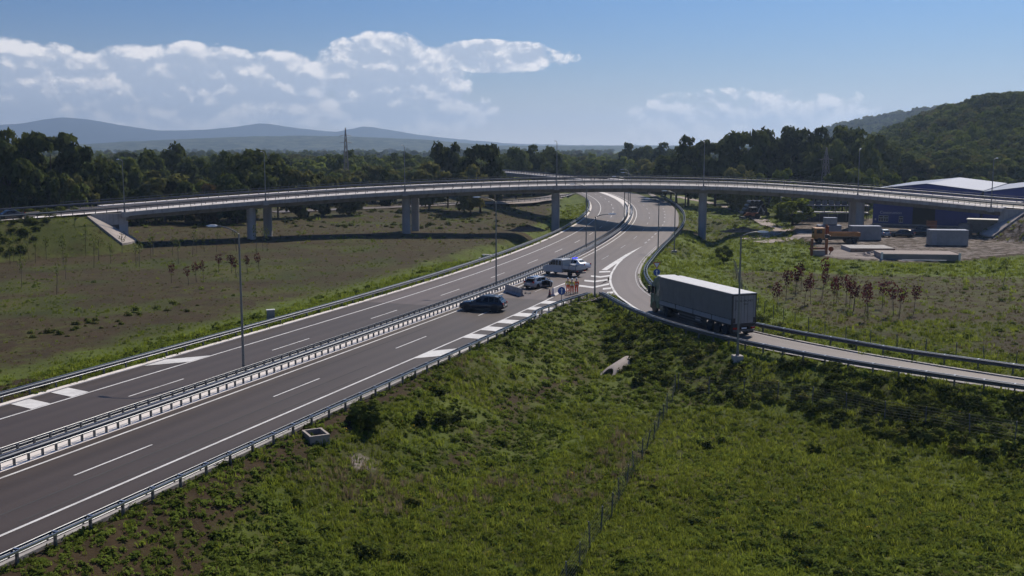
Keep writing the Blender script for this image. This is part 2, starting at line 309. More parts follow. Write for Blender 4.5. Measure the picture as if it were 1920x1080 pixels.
# ------------------------------------------------------------------ terrain
def near_dist(px, py, Q):
    """distance to polyline samples, and index"""
    bd = np.full(px.shape, 1e9); bi = np.zeros(px.shape, int); qi = np.arange(len(Q))
    for a in range(0, len(px), 4000):
        sl = slice(a, a + 4000); d = (px[sl, None] - Q[None, :, 0])**2 + (py[sl, None] - Q[None, :, 1])**2
        k = d.argmin(1); bd[sl] = np.sqrt(d[np.arange(len(k)), k]); bi[sl] = k
    return bd, bi
RAMPC = (RL + RR) / 2
_rt = np.gradient(RL, axis=0); _rt /= np.linalg.norm(_rt, axis=1)[:, None]
_ro = np.gradient(OUT_R, axis=0); _ro /= np.linalg.norm(_ro, axis=1)[:, None]
FAR_ROAD = resample([(-64, 276), (-36.9, 297), (0, 331), (12.8, 355), (20, 385)], 2.0)
def vnoise(x, y, k, seed=0):
    """cheap smooth value noise, numpy"""
    r = np.random.default_rng(seed).random((256, 256)); X, Y = x * k + 1000, y * k + 1000
    i, j = np.floor(X).astype(int), np.floor(Y).astype(int); u, v = X - i, Y - j; u = u * u * (3 - 2 * u); v = v * v * (3 - 2 * v)
    g = lambda a, b: r[a % 256, b % 256]
    return (g(i, j) * (1 - u) + g(i + 1, j) * u) * (1 - v) + (g(i, j + 1) * (1 - u) + g(i + 1, j + 1) * u) * v
def fbm(x, y, k, seed=0): return (vnoise(x, y, k, seed) * .5 + vnoise(x, y, k * 2.1, seed + 1) * .3 + vnoise(x, y, k * 4.3, seed + 2) * .2)
YARD = [(49.0, 163.0), (51.5, 172), (54, 186), (56, 203), (61, 224), (66, 245), (125, 262), (140, 200), (98, 178), (86, 168.5), (79.5, 165.2), (68.5, 157.5), (60, 157.0), (56, 158.5), (51, 161)]
def inpoly(x, y, P):
    c = np.zeros(x.shape, bool); n = len(P)
    for i in range(n):
        (x1, y1), (x2, y2) = P[i], P[(i + 1) % n]
        c ^= ((y1 > y) != (y2 > y)) & (x < (x2 - x1) * (y - y1) / (y2 - y1 + 1e-12) + x1)
    return c
def terrain(x, y):
    """height plus surface masks: soil (bare earth), gravel (pale), lush (fresh green), tall (density of growth), paved distance"""
    x = np.atleast_1d(np.asarray(x, float)); y = np.atleast_1d(np.asarray(y, float))
    d, i = near_dist(x, y, REF); p = REF[i]; o = (x - p[:, 0]) * np.cos(p[:, 2]) - (y - p[:, 1]) * np.sin(p[:, 2])
    d2, j = near_dist(x, y, RL); rl = (x - RL[j, 0]) * -_rt[j, 1] + (y - RL[j, 1]) * _rt[j, 0]      # + = left of the ramp (the hollow)
    d3, j3 = near_dist(x, y, RR)
    d4, j4 = near_dist(x, y, OUT_R); ro = (x - OUT_R[j4, 0]) * -_ro[j4, 1] + (y - OUT_R[j4, 1]) * _ro[j4, 0]   # - = right of the merge lane
    far = y > 172
    onmot = (o > -12.9) & (o < 9.5) & (d < 60)
    onmerge = (o > 0) & far & (ro > -.4)
    onramp = (rl < .5) & (np.minimum(d2, d3) < 4.2) & ~far & (((x - RR[j3, 0]) * (RL[j3, 0] - RR[j3, 0]) + (y - RR[j3, 1]) * (RL[j3, 1] - RR[j3, 1])) > -.3)
    gore = (o >= 9.0) & (rl > 0) & (y > 120.5) & (y < 182)
    rough = (fbm(x, y, .16, 3) - .5)
    hollow = (o > 0) & (rl > 0) & ~far & ~gore
    dm = np.maximum(o - 9.5, 0)
    dh = np.minimum(dm, np.maximum(rl, 0)) if True else dm
    dh = np.where(hollow, np.minimum(np.maximum(o - 9.5, 0), d2), 0)
    drop = np.maximum(dh - 1.0, 0) / 2.3
    zh = -3.25 * (1 - np.exp(-(drop / 2.3)**1.6)) + rough * .55 * S01((dh - 1.5) / 3)
    left = o < -12.5; dl = np.maximum(-12.9 - o, 0)
    zl = -.08 - .55 * S01((dl - .8) / 5) + rough * .35 * S01((dl - 1) / 4)
    ditch = np.exp(-((dl - 6.5) / 2.6)**2) * S01((y - 158) / 10) * S01((250 - y) / 15) * 2.3
    zl = zl - ditch - .55 * S01((y - 185) / 20) * S01((40 - dl) / 25)
    right = ~hollow & ~gore & (o > 9.4)
    dr = np.where(far, np.maximum(-ro, 0), d3)
    zr = -.08 - .4 * S01((dr - .8) / 4) + rough * .35 * S01((dr - 1) / 4)
    zr = zr - np.exp(-((dr - 7.5) / 3.2)**2) * S01((y - 150) / 20) * S01((260 - y) / 20) * 2.1 - .5 * S01((y - 180) / 15) * S01((26 - dr) / 8)
    z = np.where(left, zl, np.where(hollow, zh, np.where(right, zr, -.1)))
    paved = onmot | onmerge | onramp | gore
    z = np.where(paved, -.14, z)
    farr = near_dist(x, y, FAR_ROAD)[0]; z = np.where((farr < 5) & ~onmot, -.16, z)
    yard = inpoly(x, y, YARD); z = np.where(yard, -.05 + rough * .05, z)
    # embankments of the overpass
    emb = np.full(x.shape, -1e9); 
    for Q, zz, nn in ((CEN[:EL], DK[:EL, 2], DN[:EL]), (CEN[ER:], DK[ER:, 2], DN[ER:])):
        de, ie = near_dist(x, y, Q); bank = .06 * np.clip(6 + (x - Q[ie, 0]) * nn[ie, 0] + (y - Q[ie, 1]) * nn[ie, 1], 0, 12)
        e = zz[ie] + bank - .26 - np.maximum(de - 6.9, 0) / 1.45; e = np.where(de > 6.9, e + rough * .4 * S01((de - 8) / 2), e); emb = np.maximum(emb, e)
    z = np.maximum(z, emb); onemb = emb > z - .01
    # wooded hill on the right and long swells far out
    z = z + 33 * S01((x - .28 * y) / 105) * S01((y - 300) / 220) * S01((1000 - y) / 300) + (fbm(x, y, .004, 9) - .5) * 8 * S01((y - 400) / 600) * S01((y * .22 - x) / 60)
    # ---- masks
    n1, n2 = fbm(x, y, .07, 21), fbm(x, y, .25, 31)
    soil = np.zeros(x.shape); gravel = np.zeros(x.shape)
    soil = np.where(left, .64 * S01((dl - 6) / 7) * S01((n1 - .20) / .30), soil)
    soil = np.where(left & (dl < 7), .8 * S01((n1 - .48) / .1) * S01((120 - y) / 30), soil)
    soil = np.where(hollow, .76 * S01((np.interp(y, [40, 60, 85], [6.0, 4.0, 2.4]) + 5 * (n2 - .5) - dm) / 1.8) * S01((112 - y) / 40) + .7 * np.exp(-((dm - 7.8 - 5 * (n2 - .5)) / 1.5)**2) * S01((n1 - .28) / .15) * S01((y - 58) / 6) * S01((100 - y) / 10), soil)
    soil = np.where(right & ~far, np.maximum(soil, .58 * S01((dr - 8) / 6) * S01((x - 27) / 5) * S01((150 - 4 * n2 - y - (x - 40) * .2) / 4) * S01((n1 - .22) / .2)), soil)
    soil = np.where(onemb, .35 * S01((n1 - .45) / .12), soil)
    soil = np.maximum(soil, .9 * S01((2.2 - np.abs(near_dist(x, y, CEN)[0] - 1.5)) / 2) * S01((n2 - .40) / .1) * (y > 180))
    soil = np.where(hollow, np.maximum(soil, .45 * S01((n1 - .53) / .10)), soil)
    gravel = np.where(hollow, .66 * S01(1.15 - np.hypot((x + 9.0) / 2.0, (y - 59.9) / 2.6)) * S01((n2 - .12) / .2), gravel)
    gravel = np.where(yard, .48 + .5 * np.exp(-((x - 59) / 7)**2 - ((y - 166) / 7)**2) + .25 * np.exp(-((x - 66) / 9)**2 - ((y - 206) / 3)**2), gravel); soil = np.where(yard, .9, soil)
    lush = S01((n1 - .42) / .2)
    lush = np.where(right & ~far & (y > 120), 1.0, lush)
    lush = np.where(left & (dl < 10), np.maximum(lush, .9 * S01((11 - dl) / 4) * S01((y - 60) / 30)), lush)
    lush = np.where(onemb, .25, lush)
    return dict(z=z, soil=np.clip(soil, 0, 1), gravel=np.clip(gravel, 0, 1), lush=lush, paved=paved | (farr < 5), hollow=hollow, left=left, right=right, dl=dl, dm=dm, dr=dr, o=o, d2=d2, yard=yard, onemb=onemb, dh=dh, n1=n1, n2=n2)
def gz(x, y): return float(terrain([x], [y])['z'][0])
def axis_vals(spec):
    v = [spec[0][0]]
    for a, b, st in spec:
        n = max(1, int(round((b - a) / st))); v += list(np.linspace(a, b, n + 1)[1:])
    return np.array(v)
XS = axis_vals([(-9000, -2000, 500), (-2000, -500, 100), (-500, -150, 25), (-150, -75, 3), (-75, 100, .9), (100, 160, 3), (160, 500, 20), (500, 2000, 100), (2000, 9000, 500)])
YS = axis_vals([(-60, 20, 8), (20, 36, 2), (36, 130, .8), (130, 260, 1.3), (260, 340, 4), (340, 800, 20), (800, 3000, 100), (3000, 9500, 500)])
GX, GY = np.meshgrid(XS, YS); nx, ny = len(XS), len(YS)
T = terrain(GX.ravel(), GY.ravel())
ids = np.arange(nx * ny).reshape(ny, nx); F4 = np.stack([ids[:-1, :-1], ids[:-1, 1:], ids[1:, 1:], ids[1:, :-1]], -1).reshape(-1, 4)
gm = bpy.data.meshes.new('ground'); gm.vertices.add(nx * ny); gm.vertices.foreach_set('co', np.stack([GX.ravel(), GY.ravel(), T['z']], 1).ravel())
gm.loops.add(F4.size); gm.loops.foreach_set('vertex_index', F4.ravel()); gm.polygons.add(len(F4)); gm.polygons.foreach_set('loop_start', np.arange(len(F4)) * 4); gm.polygons.foreach_set('loop_total', np.full(len(F4), 4)); gm.update(); gm.validate()
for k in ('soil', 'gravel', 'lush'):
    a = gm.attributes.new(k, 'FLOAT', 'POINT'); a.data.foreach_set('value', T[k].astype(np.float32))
gm.shade_smooth()
def ground_material():
    m, nt, b = new_mat('grassland'); g = N('ShaderNodeNewGeometry', nt)
    def noise(sc, det=6, ro=.6):
        n = N('ShaderNodeTexNoise', nt); n.inputs['Scale'].default_value = sc; n.inputs['Detail'].default_value = det; n.inputs['Roughness'].default_value = ro; L(g.outputs['Position'], n.inputs['Vector'], nt); return n.outputs['Fac']
    def ramp(f, *st):
        r = N('ShaderNodeValToRGB', nt); e = r.color_ramp.elements
        while len(e) < len(st): e.new(.5)
        for q, (p, c) in zip(e, st): q.position = p; q.color = (*c, 1)
        L(f, r.inputs[0], nt); return r.outputs[0]
    def mixc(f, a, c):
        n = N('ShaderNodeMix', nt, data_type='RGBA'); L(f, n.inputs['Factor'], nt); L(a, n.inputs['A'], nt); L(c, n.inputs['B'], nt); return n.outputs['Result']
    def att(nm): a = N('ShaderNodeAttribute', nt, attribute_name=nm); return a.outputs['Fac']
    f1 = M('ADD', M('MULTIPLY', noise(.09), .6, nt), M('MULTIPLY', noise(1.3), .4, nt), nt)
    green = ramp(f1, (.34, (.028, .034, .009)), (.52, (.050, .056, .014)), (.66, (.070, .062, .021)))
    fresh = ramp(f1, (.36, (.060, .086, .013)), (.64, (.122, .160, .027)))
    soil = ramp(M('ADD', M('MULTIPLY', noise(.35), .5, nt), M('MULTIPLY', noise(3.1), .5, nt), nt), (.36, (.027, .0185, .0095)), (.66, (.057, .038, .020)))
    grav = ramp(M('ADD', M('MULTIPLY', noise(.13), .6, nt), M('MULTIPLY', noise(4), .4, nt), nt), (.36, (.13, .108, .095)), (.64, (.30, .26, .24)))
    c = mixc(M('MULTIPLY', att('lush'), .8, nt), green, fresh)
    def edge(nm, k, lo, hi):
        mp = N('ShaderNodeMapRange', nt, interpolation_type='SMOOTHSTEP'); L(M('ADD', att(nm), M('MULTIPLY', M('SUBTRACT', noise(k, 8, .7), .5, nt), 1.1, nt), nt), mp.inputs[0], nt); mp.inputs[1].default_value = lo; mp.inputs[2].default_value = hi; return mp.outputs[0]
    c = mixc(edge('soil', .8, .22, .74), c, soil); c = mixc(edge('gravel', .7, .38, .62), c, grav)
    L(c, b.inputs['Base Color'], nt); b.inputs['Roughness'].default_value = .95; b.inputs['Specular IOR Level'].default_value = .15
    bp = N('ShaderNodeBump', nt); bp.inputs['Strength'].default_value = .55; bp.inputs['Distance'].default_value = .12; L(M('ADD', noise(2.2, 8, .7), M('MULTIPLY', noise(9, 3), .4, nt), nt), bp.inputs['Height'], nt); L(bp.outputs[0], b.inputs['Normal'], nt)
    return m
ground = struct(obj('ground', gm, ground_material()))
tag(ground, 'rough green and brown grassland around the motorway')

# ------------------------------------------------------------------ roads and painted markings
def strip(name, A, B, mat_, parent=None, vlen=None):
    """road sheet between two equally sampled edges, with a UV in metres"""
    n = len(A); vs = [tuple(a) for a in A] + [tuple(b) for b in B]; fs = [(i, n + i, n + i + 1, i + 1) for i in range(n - 1)]
    me = bpy.data.meshes.new(name); me.from_pydata(vs, [], fs); uvl = me.uv_layers.new(name='road'); s = [0]
    for i in range(1, n): s.append(s[-1] + math.dist(A[i][:2], A[i - 1][:2]))
    W = [math.dist(A[i][:2], B[i][:2]) for i in range(n)]
    for p in me.polygons:
        for li in p.loop_indices:
            v = me.loops[li].vertex_index; uvl.data[li].uv = (0 if v < n else W[v - n], s[v % n])
    if me.polygons and me.polygons[0].normal.z < 0: me.flip_normals()
    return obj(name, me, mat_, parent)
def edges(o0, o1, s0, s1, z, step=2.0):
    n = max(2, int((s1 - s0) / step) + 1); ss = np.linspace(s0, s1, n); return [at(s, o0, z) for s in ss], [at(s, o1, z) for s in ss]
SMAX = 400
near_cw = struct(strip('near_carriageway', *edges(-.85, 9.25, -10, SMAX, 0), MT['asphalt'])); tag(near_cw, 'near motorway carriageway of brown grey asphalt')
far_cw = struct(strip('far_carriageway', *edges(-12.25, -2.75, -10, SMAX, 0), MT['asphalt'])); tag(far_cw, 'far motorway carriageway of brown grey asphalt')
s_new = so(-2.5, 118)[0]; s_old = so(-12.3, 113)[0]
strip('newer_paving', *edges(-.85, 9.25, s_new, SMAX, .0035), MT['asphalt_warm'], near_cw); strip('newer_paving', *edges(-12.25, -2.75, s_old, SMAX, .0035), MT['asphalt_warm'], far_cw)
med = struct(strip('median', *edges(-2.8, -.8, -10, SMAX, .012), MT['concrete_pale'])); tag(med, 'pale concrete central reservation')
def kerb(name, o0, o1, s0, s1, h, par, m):
    n = int((s1 - s0) / 2) + 1; rings = []
    for s in np.linspace(s0, s1, n): rings.append([at(s, o0, -.1), at(s, o1, -.1), at(s, o1, h), at(s, o0, h)])
    return MB().loft(rings).build(name, MT[m], par)
kerb('kerb', -12.72, -12.2, -10, 330, .07, far_cw, 'concrete_pale')
kerb('kerb', 9.2, 9.45, -10, 102, .10, near_cw, 'concrete')
k0 = so(17.2, 131)[0]
# the merging strip and the ramp
gore_a = [at(s, 9.2, .005) for s in np.linspace(98, 172, 50)]; gore_b = same_n([p for p in RAMP_L if p[1] >= 116] , 50); gore_b = [(p[0] + .1, p[1], .005) for p in gore_b]
# outer lane: from the carriageway edge (o = 9.2) to the outer edge
so_out = [so(*p[:2]) for p in OUT_R]
ol = [(s, o) for s, o in so_out]
MO = [so(*p) for p in [(22.8, 179.7), (26.94, 198.2), (30.0, 212.8), (33.3, 228.5), (37.3, 253), (42.2, 289), (46.0, 329), (48.5, 360), (50.5, 395), (49.5, 425), (47, 470)]]
strip('merge_lane', [at(s, float(np.interp(s, [m[0] for m in MO], [m[1] for m in MO])) if s > MO[0][0] else o - (o - MO[0][1]) * .0 - 2.5, .010) for s, o in ol], [at(s, o, .010) for s, o in ol], MT['asphalt_ramp'], near_cw)
strip('gore_pavement', gore_a, gore_b, MT['asphalt_warm'], near_cw)
ramp = struct(strip('slip_road', [(p[0], p[1], .008) for p in RL], [(p[0], p[1], .008) for p in RR], MT['asphalt_ramp'])); tag(ramp, 'pale grey slip road curving up to the motorway')
rk = []
for a, b in zip(RL, RR):
    d = (b - a) / np.linalg.norm(b - a); q = b; rk.append([(q[0] - d[0] * .02, q[1] - d[1] * .02, -.1), (q[0] + d[0] * .28, q[1] + d[1] * .28, -.1), (q[0] + d[0] * .28, q[1] + d[1] * .28, .11), (q[0] - d[0] * .02, q[1] - d[1] * .02, .11)])
MB().loft(rk).build('kerb', MT['concrete'], ramp)
PZ = .016
def line(name, par, o0, o1, s0, s1, m='paint', z=PZ): return strip(name, *edges(o0, o1, s0, s1, z), MT[m], par)
line('edge_line', near_cw, -.08, .10, -10, SMAX); line('edge_line', near_cw, 6.47, 6.66, -10, 107)
line('edge_line', far_cw, -9.72, -9.54, -10, SMAX); line('edge_line', far_cw, -3.05, -2.9, -10, SMAX)
# dashes: 6.1 m long on an 18.5 m pitch
s_d = so(-23.32, 52.83)[0]
for k in range(-3, 24): line('lane_dash', near_cw, 3.2, 3.34, s_d + k * 18.55, s_d + k * 18.55 + 6.1, 'paint' if k < 4 else 'paint_worn')
s_e = so(-26.94, 70.28)[0]
for k in range(-4, 22): line('lane_dash', far_cw, -6.24, -6.10, s_e + k * 17.55, s_e + k * 17.55 + 5.9)
for x, y in [(24.19, 186.5), (25.46, 191.9), (26.94, 198.2), (28.5, 205.2), (30.0, 212.8), (31.7, 220.5), (33.3, 228.5), (35.2, 239), (37.3, 253), (39, 264), (40.6, 276), (42.2, 289), (43.9, 306), (45.2, 318), (46.0, 329)]:
    s, o = so(x, y); line('merge_dash', near_cw, o - .15, o + .15, s - 1.5, s + 1.5, 'paint_worn')
def poly(name, pts, par, m='paint', z=PZ + .003):
    me = bpy.data.meshes.new(name); me.from_pydata([(p[0], p[1], z) for p in pts], [], [tuple(range(len(pts)))])
    if me.polygons[0].normal.z < 0: me.flip_normals()
    return obj(name, me, MT[m], par)
for i, (x, y) in enumerate([(-6.41, 85.75), (-3.52, 93.4), (-2.01, 97.33), (-.56, 101.44), (.92, 105.66), (2.39, 109.9), (3.92, 114.18)]):
    s, _ = so(x, y); L2 = 1.7 if i == 0 else 1.05
    poly('hatch_stripe', [at(s - L2 - 1.3 + (1.2 if i else 0), 6.62), at(s + L2 - 1.3 + (1.2 if i else 0), 6.62), at(s + L2 + 1.4 - (1.6 if i else 0), 9.1), at(s - L2 + 1.4 - (1.6 if i else 0), 9.1)], near_cw)
for i, (x, y) in enumerate([(-26.77, 82.2), (-31.14, 71.38), (-32.67, 68.17)]):
    s, _ = so(x, y); k = -1.3 if i == 0 else .25
    w2 = 1.35 if i == 0 else .8; poly('hatch_stripe', [at(s - w2 - k, -9.75), at(s + w2 - k, -9.75), at(s + w2 + k, -12.1), at(s - w2 + k, -12.1)], far_cw)
poly('gore_tip', [(13.3, 144.2), (16.35, 155.6), (19.3, 167), (22.7, 179.6), (18.2, 165.3), (14.6, 152.3), (12.6, 144.6)], near_cw)
for q in ([(12.0, 141.4), (13.6, 142.0)], [(10.5, 136.9), (11.7, 135.9), (13.1, 137.4)], [(9.3, 132.2), (10.6, 131.2), (12.4, 133.0)], [(8.3, 127.2), (9.9, 125.6), (12.2, 128.8)], [(11.0, 124.2), (12.05, 124.9)], [(11.2, 120.8), (12.0, 121.2)]):
    poly('hatch_stripe', q + [(p[0] + .15, p[1] + 1.5) for p in q[::-1]], near_cw)
def offs(P, d):
    P = np.array(P, float)[:, :2]; t = np.gradient(P, axis=0); t /= np.linalg.norm(t, axis=1)[:, None]; return P + np.stack([-t[:, 1], t[:, 0]], 1) * d
def pline(name, P, d, wd, par, m='paint', z=PZ):
    a, b = offs(P, d + wd / 2), offs(P, d - wd / 2); return strip(name, [(*p, z) for p in a], [(*p, z) for p in b], MT[m], par)
iL = [k for k in range(len(RL)) if 104 < RL[k, 1] < 158]
pline('edge_line', RL[iL], -.12, .28, ramp); pline('edge_line', RL[:iL[0] + 1], -.25, .16, ramp, 'paint_worn'); pline('edge_line', RR[60:], .35, .13, ramp, 'paint_worn')
far_road = struct(strip('side_road', [(*p, 0) for p in offs(FAR_ROAD, 3.6)], [(*p, 0) for p in offs(FAR_ROAD, -3.6)], MT['asphalt_ramp'])); tag(far_road, 'distant side road behind the overpass')
pline('edge_line', FAR_ROAD, -3.2, .2, far_road)
MT['skid'] = mat('tyre_rubber_mark', (.040, .036, .036), .8, var=.2, scale=.8)
for o0, wd, s0, s1 in ((4.35, .16, 22, 66), (5.9, .14, 30, 62), (1.2, .12, 60, 84)): line('tyre_mark', near_cw, o0, o0 + wd, s0, s1, 'skid', .006)

# ------------------------------------------------------------------ guard rails
PROF = [(.0, .42), (.085, .47), (.085, .52), (.015, .575), (.015, .615), (.085, .67), (.085, .72), (.0, .765), (-.018, .75), (.06, .70), (.06, .685), (-.008, .625), (-.008, .565), (.06, .505), (.06, .49), (-.018, .44)]
post_m = MB().box((0, -.16, .2), (.09, .13, 1.05)).mesh('post'); post_m.materials.append(MT['post'])
brk_m = MB().box((0, -.18, .742), (.10, .36, .035)).mesh('bracket'); brk_m.materials.append(MT['galv_bright_glint'])
def frames(P, side):
    P = np.array(P, float); t = np.gradient(P[:, :2], axis=0); t /= np.linalg.norm(t, axis=1)[:, None]; return P, t, np.stack([-t[:, 1], t[:, 0]], 1) * side
def sweep(P, nrm, prof): return [[(p[0] + n[0] * u, p[1] + n[1] * u, p[2] + z) for u, z in prof] for p, n in zip(P, nrm)]
def rail(label, P, side, spacing, group=None, rear=True, brackets=True, h0=0.0, name='guard_rail'):
    """side: +1 = traffic on the left of the path. Path runs along the beam at road level."""
    P, t, n = frames(P, side)
    r = thing(name, label, 'guard rail', group=group)
    MB().loft(sweep(P, n, PROF)).build('beam', MT['galv'], r)
    if rear: MB().loft(sweep(P, n, [(-.30, .64), (-.37, .64), (-.37, .74), (-.30, .74)])).build('rear_beam', MT['galv_bright_glint'], r)  # paler steel: the rail's sun glint is put into this beam's colour
    d = np.r_[0, np.cumsum(np.hypot(*(P[1:, :2] - P[:-1, :2]).T))]
    for q in np.arange(spacing * .5, d[-1], spacing):
        i = min(len(P) - 2, int(np.searchsorted(d, q) - 1)); f = (q - d[i]) / max(1e-6, d[i + 1] - d[i]); p = P[i] * (1 - f) + P[i + 1] * f
        yaw = math.atan2(t[i, 1], t[i, 0]) + (0 if side > 0 else math.pi)
        o = obj('post', post_m, None, r); o.location = p; o.rotation_euler.z = yaw
        if brackets: b = obj('bracket', brk_m, None, r); b.location = p; b.rotation_euler.z = yaw
    return r
def mot(o, s0, s1, step=2.0, z=.0): return [at(s, o, z) for s in np.arange(s0, s1 + .01, step)]
rail('steel guard rail along the outer grassy edge of the far carriageway', mot(-12.75, 0, 330), -1, 2.4, brackets=False)
rail('guard rail on the median beside the far carriageway, its beam turned to that carriageway', mot(-2.35, 0, 300), 1, 1.2, rear=False, brackets=False)
rail('guard rail on the median beside the near carriageway, with close set posts', mot(-.95, 0, 286), -1, 1.0, brackets=False)
NEAR = resample([p for p in mot(9.75, -2, 92, 4)] + [(2.3, 103.6, 0), (5.2, 110.6, 0), (6.9, 113.9, 0), (8.6, 116.9, 0)], 1.0)
rail('guard rail along the verge of the near carriageway, ending at the grassy nose', NEAR, 1, 2.08)
RN = resample([(10.0, 117.2, 0), (10.4, 115.6, 0), (11.2, 110.6, 0), (12.4, 104.8, 0), (14.0, 99.4, 0), (16.0, 94.4, 0), (18.3, 90.0, 0), (20.6, 86.2, 0), (25.4, 80.0, 0), (30.3, 75.1, 0), (35.5, 70.5, 0), (46, 61.2, 0), (60, 49, 0)], 1.0)
rail('guard rail between the slip road and the bushy embankment below the truck', RN, -1, 2.05)
RF = resample([(62, 59.5, 0), (49, 68, 0), (38.9, 76.9, 0), (36.4, 79.3, 0), (32.1, 83.4, 0), (28.6, 87.9, 0), (25.4, 92.2, 0), (22.8, 96.5, 0), (20.6, 101.8, 0), (19.0, 107.5, 0), (18.0, 113, 0), (17.3, 119.5, 0)], 1.0)
rail('guard rail on the field side of the slip road behind the truck', RF, 1, 2.6)
RM = resample([(17.1, 121, 0), (17.0, 127, 0), (17.4, 134.5, 0), (18.5, 143, 0), (20.4, 152, 0), (22.6, 162, 0), (26.1, 177, 0), (29.9, 193, 0), (34.9, 214.5, 0), (39.6, 238.5, 0), (44.6, 272, 0), (48.8, 316, 0), (51.6, 362, 0)], 1.0)
rail('curved guard rail on the outside of the merging lane, passing under the overpass', RM, 1, 2.0)
rail('distant guard rail along the side road behind the overpass', [(*p, 0) for p in offs(FAR_ROAD[20:], -3.9)], 1, 3.0, brackets=False, rear=False)

# ------------------------------------------------------------------ street lamps
def lamp(label, loc, h, arm, yaw, base=False, group='street lamps', rise=.55, found=0.0):
    r = thing('street_lamp', label, 'street lamp', loc, yaw, group)
    n = 7; path = [(0, 0, 0), (0, 0, h * .5), (0, 0, h - .35)] + [(arm * (k / n)**1.15, 0, h - .35 + rise * math.sin(k / n * math.pi / 2)) for k in range(1, n + 1)]
    rad = [.105, .085, .065] + [.05] * n
    MB().tube(path, rad, 8).build('pole', MT['pole'], r, True)
    hd = MB(); x0 = arm; z0 = h - .35 + rise
    hd.loft([[(x0 + a, -wy, z0 - zz), (x0 + a, wy, z0 - zz), (x0 + a, wy * .7, z0 + zt), (x0 + a, -wy * .7, z0 + zt)] for a, wy, zz, zt in ((-.1, .06, .04, .05), (.15, .15, .05, .09), (.6, .17, .045, .08), (.85, .09, .03, .03))]).build('lamp_head', MT['lampglass'], r)
    MB().b2(x0 + .12, x0 + .7, -.12, .12, z0 - .075, z0 - .052).build('lens', MT['lampglass'], r)
    MB().lathe([(.16, 0), (.16, .04), (.12, .5), (.11, .52)], 10).build('base_sleeve', MT['galv_dark'], r)
    if base: MB().box((0, 0, .05 - found / 2), (.8, .8, .3 + found)).build('foundation', MT['concrete'], r)
    return r
PI = math.pi
lamp('tall lamp on the median nearest the camera, arm over the far carriageway', (-20.69, 78.2, 0), 11.0, 2.0, R(160))
lamp('lamp on the median level with the dark blue SUV', (*at(so(-3.83, 124.7)[0], -1.65)[:2], 0), 11.0, 2.0, R(168))
lamp('lamp on the median just before the overpass shadow', (*at(so(10.6, 172)[0], -1.65)[:2], 0), 11, 2.0, R(172), rise=.4)
lamp('lamp on the median standing in the overpass shadow', (*at(so(23.2, 229)[0], -1.65)[:2], 0), 10.5, 2.0, R(175))
lamp('lamp on the grassy nose between motorway and slip road', (9.55, 118.2, -.1), 9.7, 1.6, R(12), rise=.3)
lamp('lamp behind the outer rail of the merging lane, arm over the road', (23.9, 168.6, 0), 9.0, 1.5, R(176), rise=.15)
lamp('lamp on a pale footing on the grass beside the merging lane', (27.3, 173.3, -.3), 10.0, 1.5, R(178), True)
lamp('lamp on a concrete footing in front of the truck trailer', (19.0, 85.6, -.42), 10.6, 1.5, R(8), True, rise=.35, found=.6)
for x, y in ((34.1, 262), (36.2, 300)): lamp('lamp beyond the overpass ' + ('nearer to its deck' if y < 280 else 'farther from its deck'), (*at(so(x, y)[0], -1.65)[:2], 0), 10.5, 1.6, R(178))

# ------------------------------------------------------------------ overpass
ov = thing('overpass', 'long curved concrete overpass crossing the motorway on round piers', 'overpass')
rng_ = range(IL, IR + 1)
def ovsweep(prof, a=IL, b=IR, step=2): return [[dk(i, u, z) for u, z in prof] for i in list(range(a, b, step)) + [b]]
MB().loft(ovsweep([(.3, -.30), (.3, -.02), (11.7, -.02), (11.7, -.30), (9.9, -.42), (9.1, -1.72), (2.9, -1.72), (2.1, -.42)])).build('deck', MT['concrete_deck'], ov)
MB().loft(ovsweep([(-.28, -.62), (.30, -.62), (.30, .10), (-.28, .10)])).build('edge_beam', MT['concrete'], ov)
MB().loft(ovsweep([(11.70, -.62), (12.28, -.62), (12.28, .10), (11.70, .10)])).build('edge_beam', MT['concrete'], ov)
MB().loft(ovsweep([(.302, -.01), (2.0, -.01), (2.0, .15), (.302, .12)])).build('walkway', MT['concrete_pale'], ov)
MB().loft(ovsweep([(10.25, -.01), (11.698, -.01), (11.698, .12), (10.25, .15)])).build('walkway', MT['concrete_pale'], ov)
gs = strip('gutter_strip', [dk(i, 3.5, .03) for i in range(IL - 30, IR + 12)], [dk(i, 2.0, .03) for i in range(IL - 30, IR + 12)], MT['concrete_pale'], ov)
def ovroad(a, b): return [dk(i, 10.25, .02) for i in range(a, b)], [dk(i, 2.0, .02) for i in range(a, b)]
A_, B_ = ovroad(0, len(DK)); ovr = strip('overpass_road', A_, B_, MT['asphalt']); struct(ovr); tag(ovr, 'asphalt road running over the curved overpass')
for u in (3.7, 9.75): strip('edge_line', [dk(i, u + .08, .032) for i in range(len(DK))], [dk(i, u - .08, .032) for i in range(len(DK))], MT['paint_worn'], ovr)
PIERS = [(-50.4, 199.9), (-49.0, 207.4), (-22.0, 215.4), (-20.8, 222.6), (9.35, 222.6), (9.7, 229.8), (40.9, 222.3), (42.3, 229.6), (72.0, 214.2), (72.9, 221.4)]
for x, y in PIERS:
    i = int(np.argmin(np.hypot(CEN[:, 0] - x, CEN[:, 1] - y))); top = DK[i, 2] - 1.25
    MB().lathe([(.86, -3.2), (.86, top - .5), (.86, top)], 20, c=(x, y, 0)).build('pier', MT['concrete_pier'], ov, False)
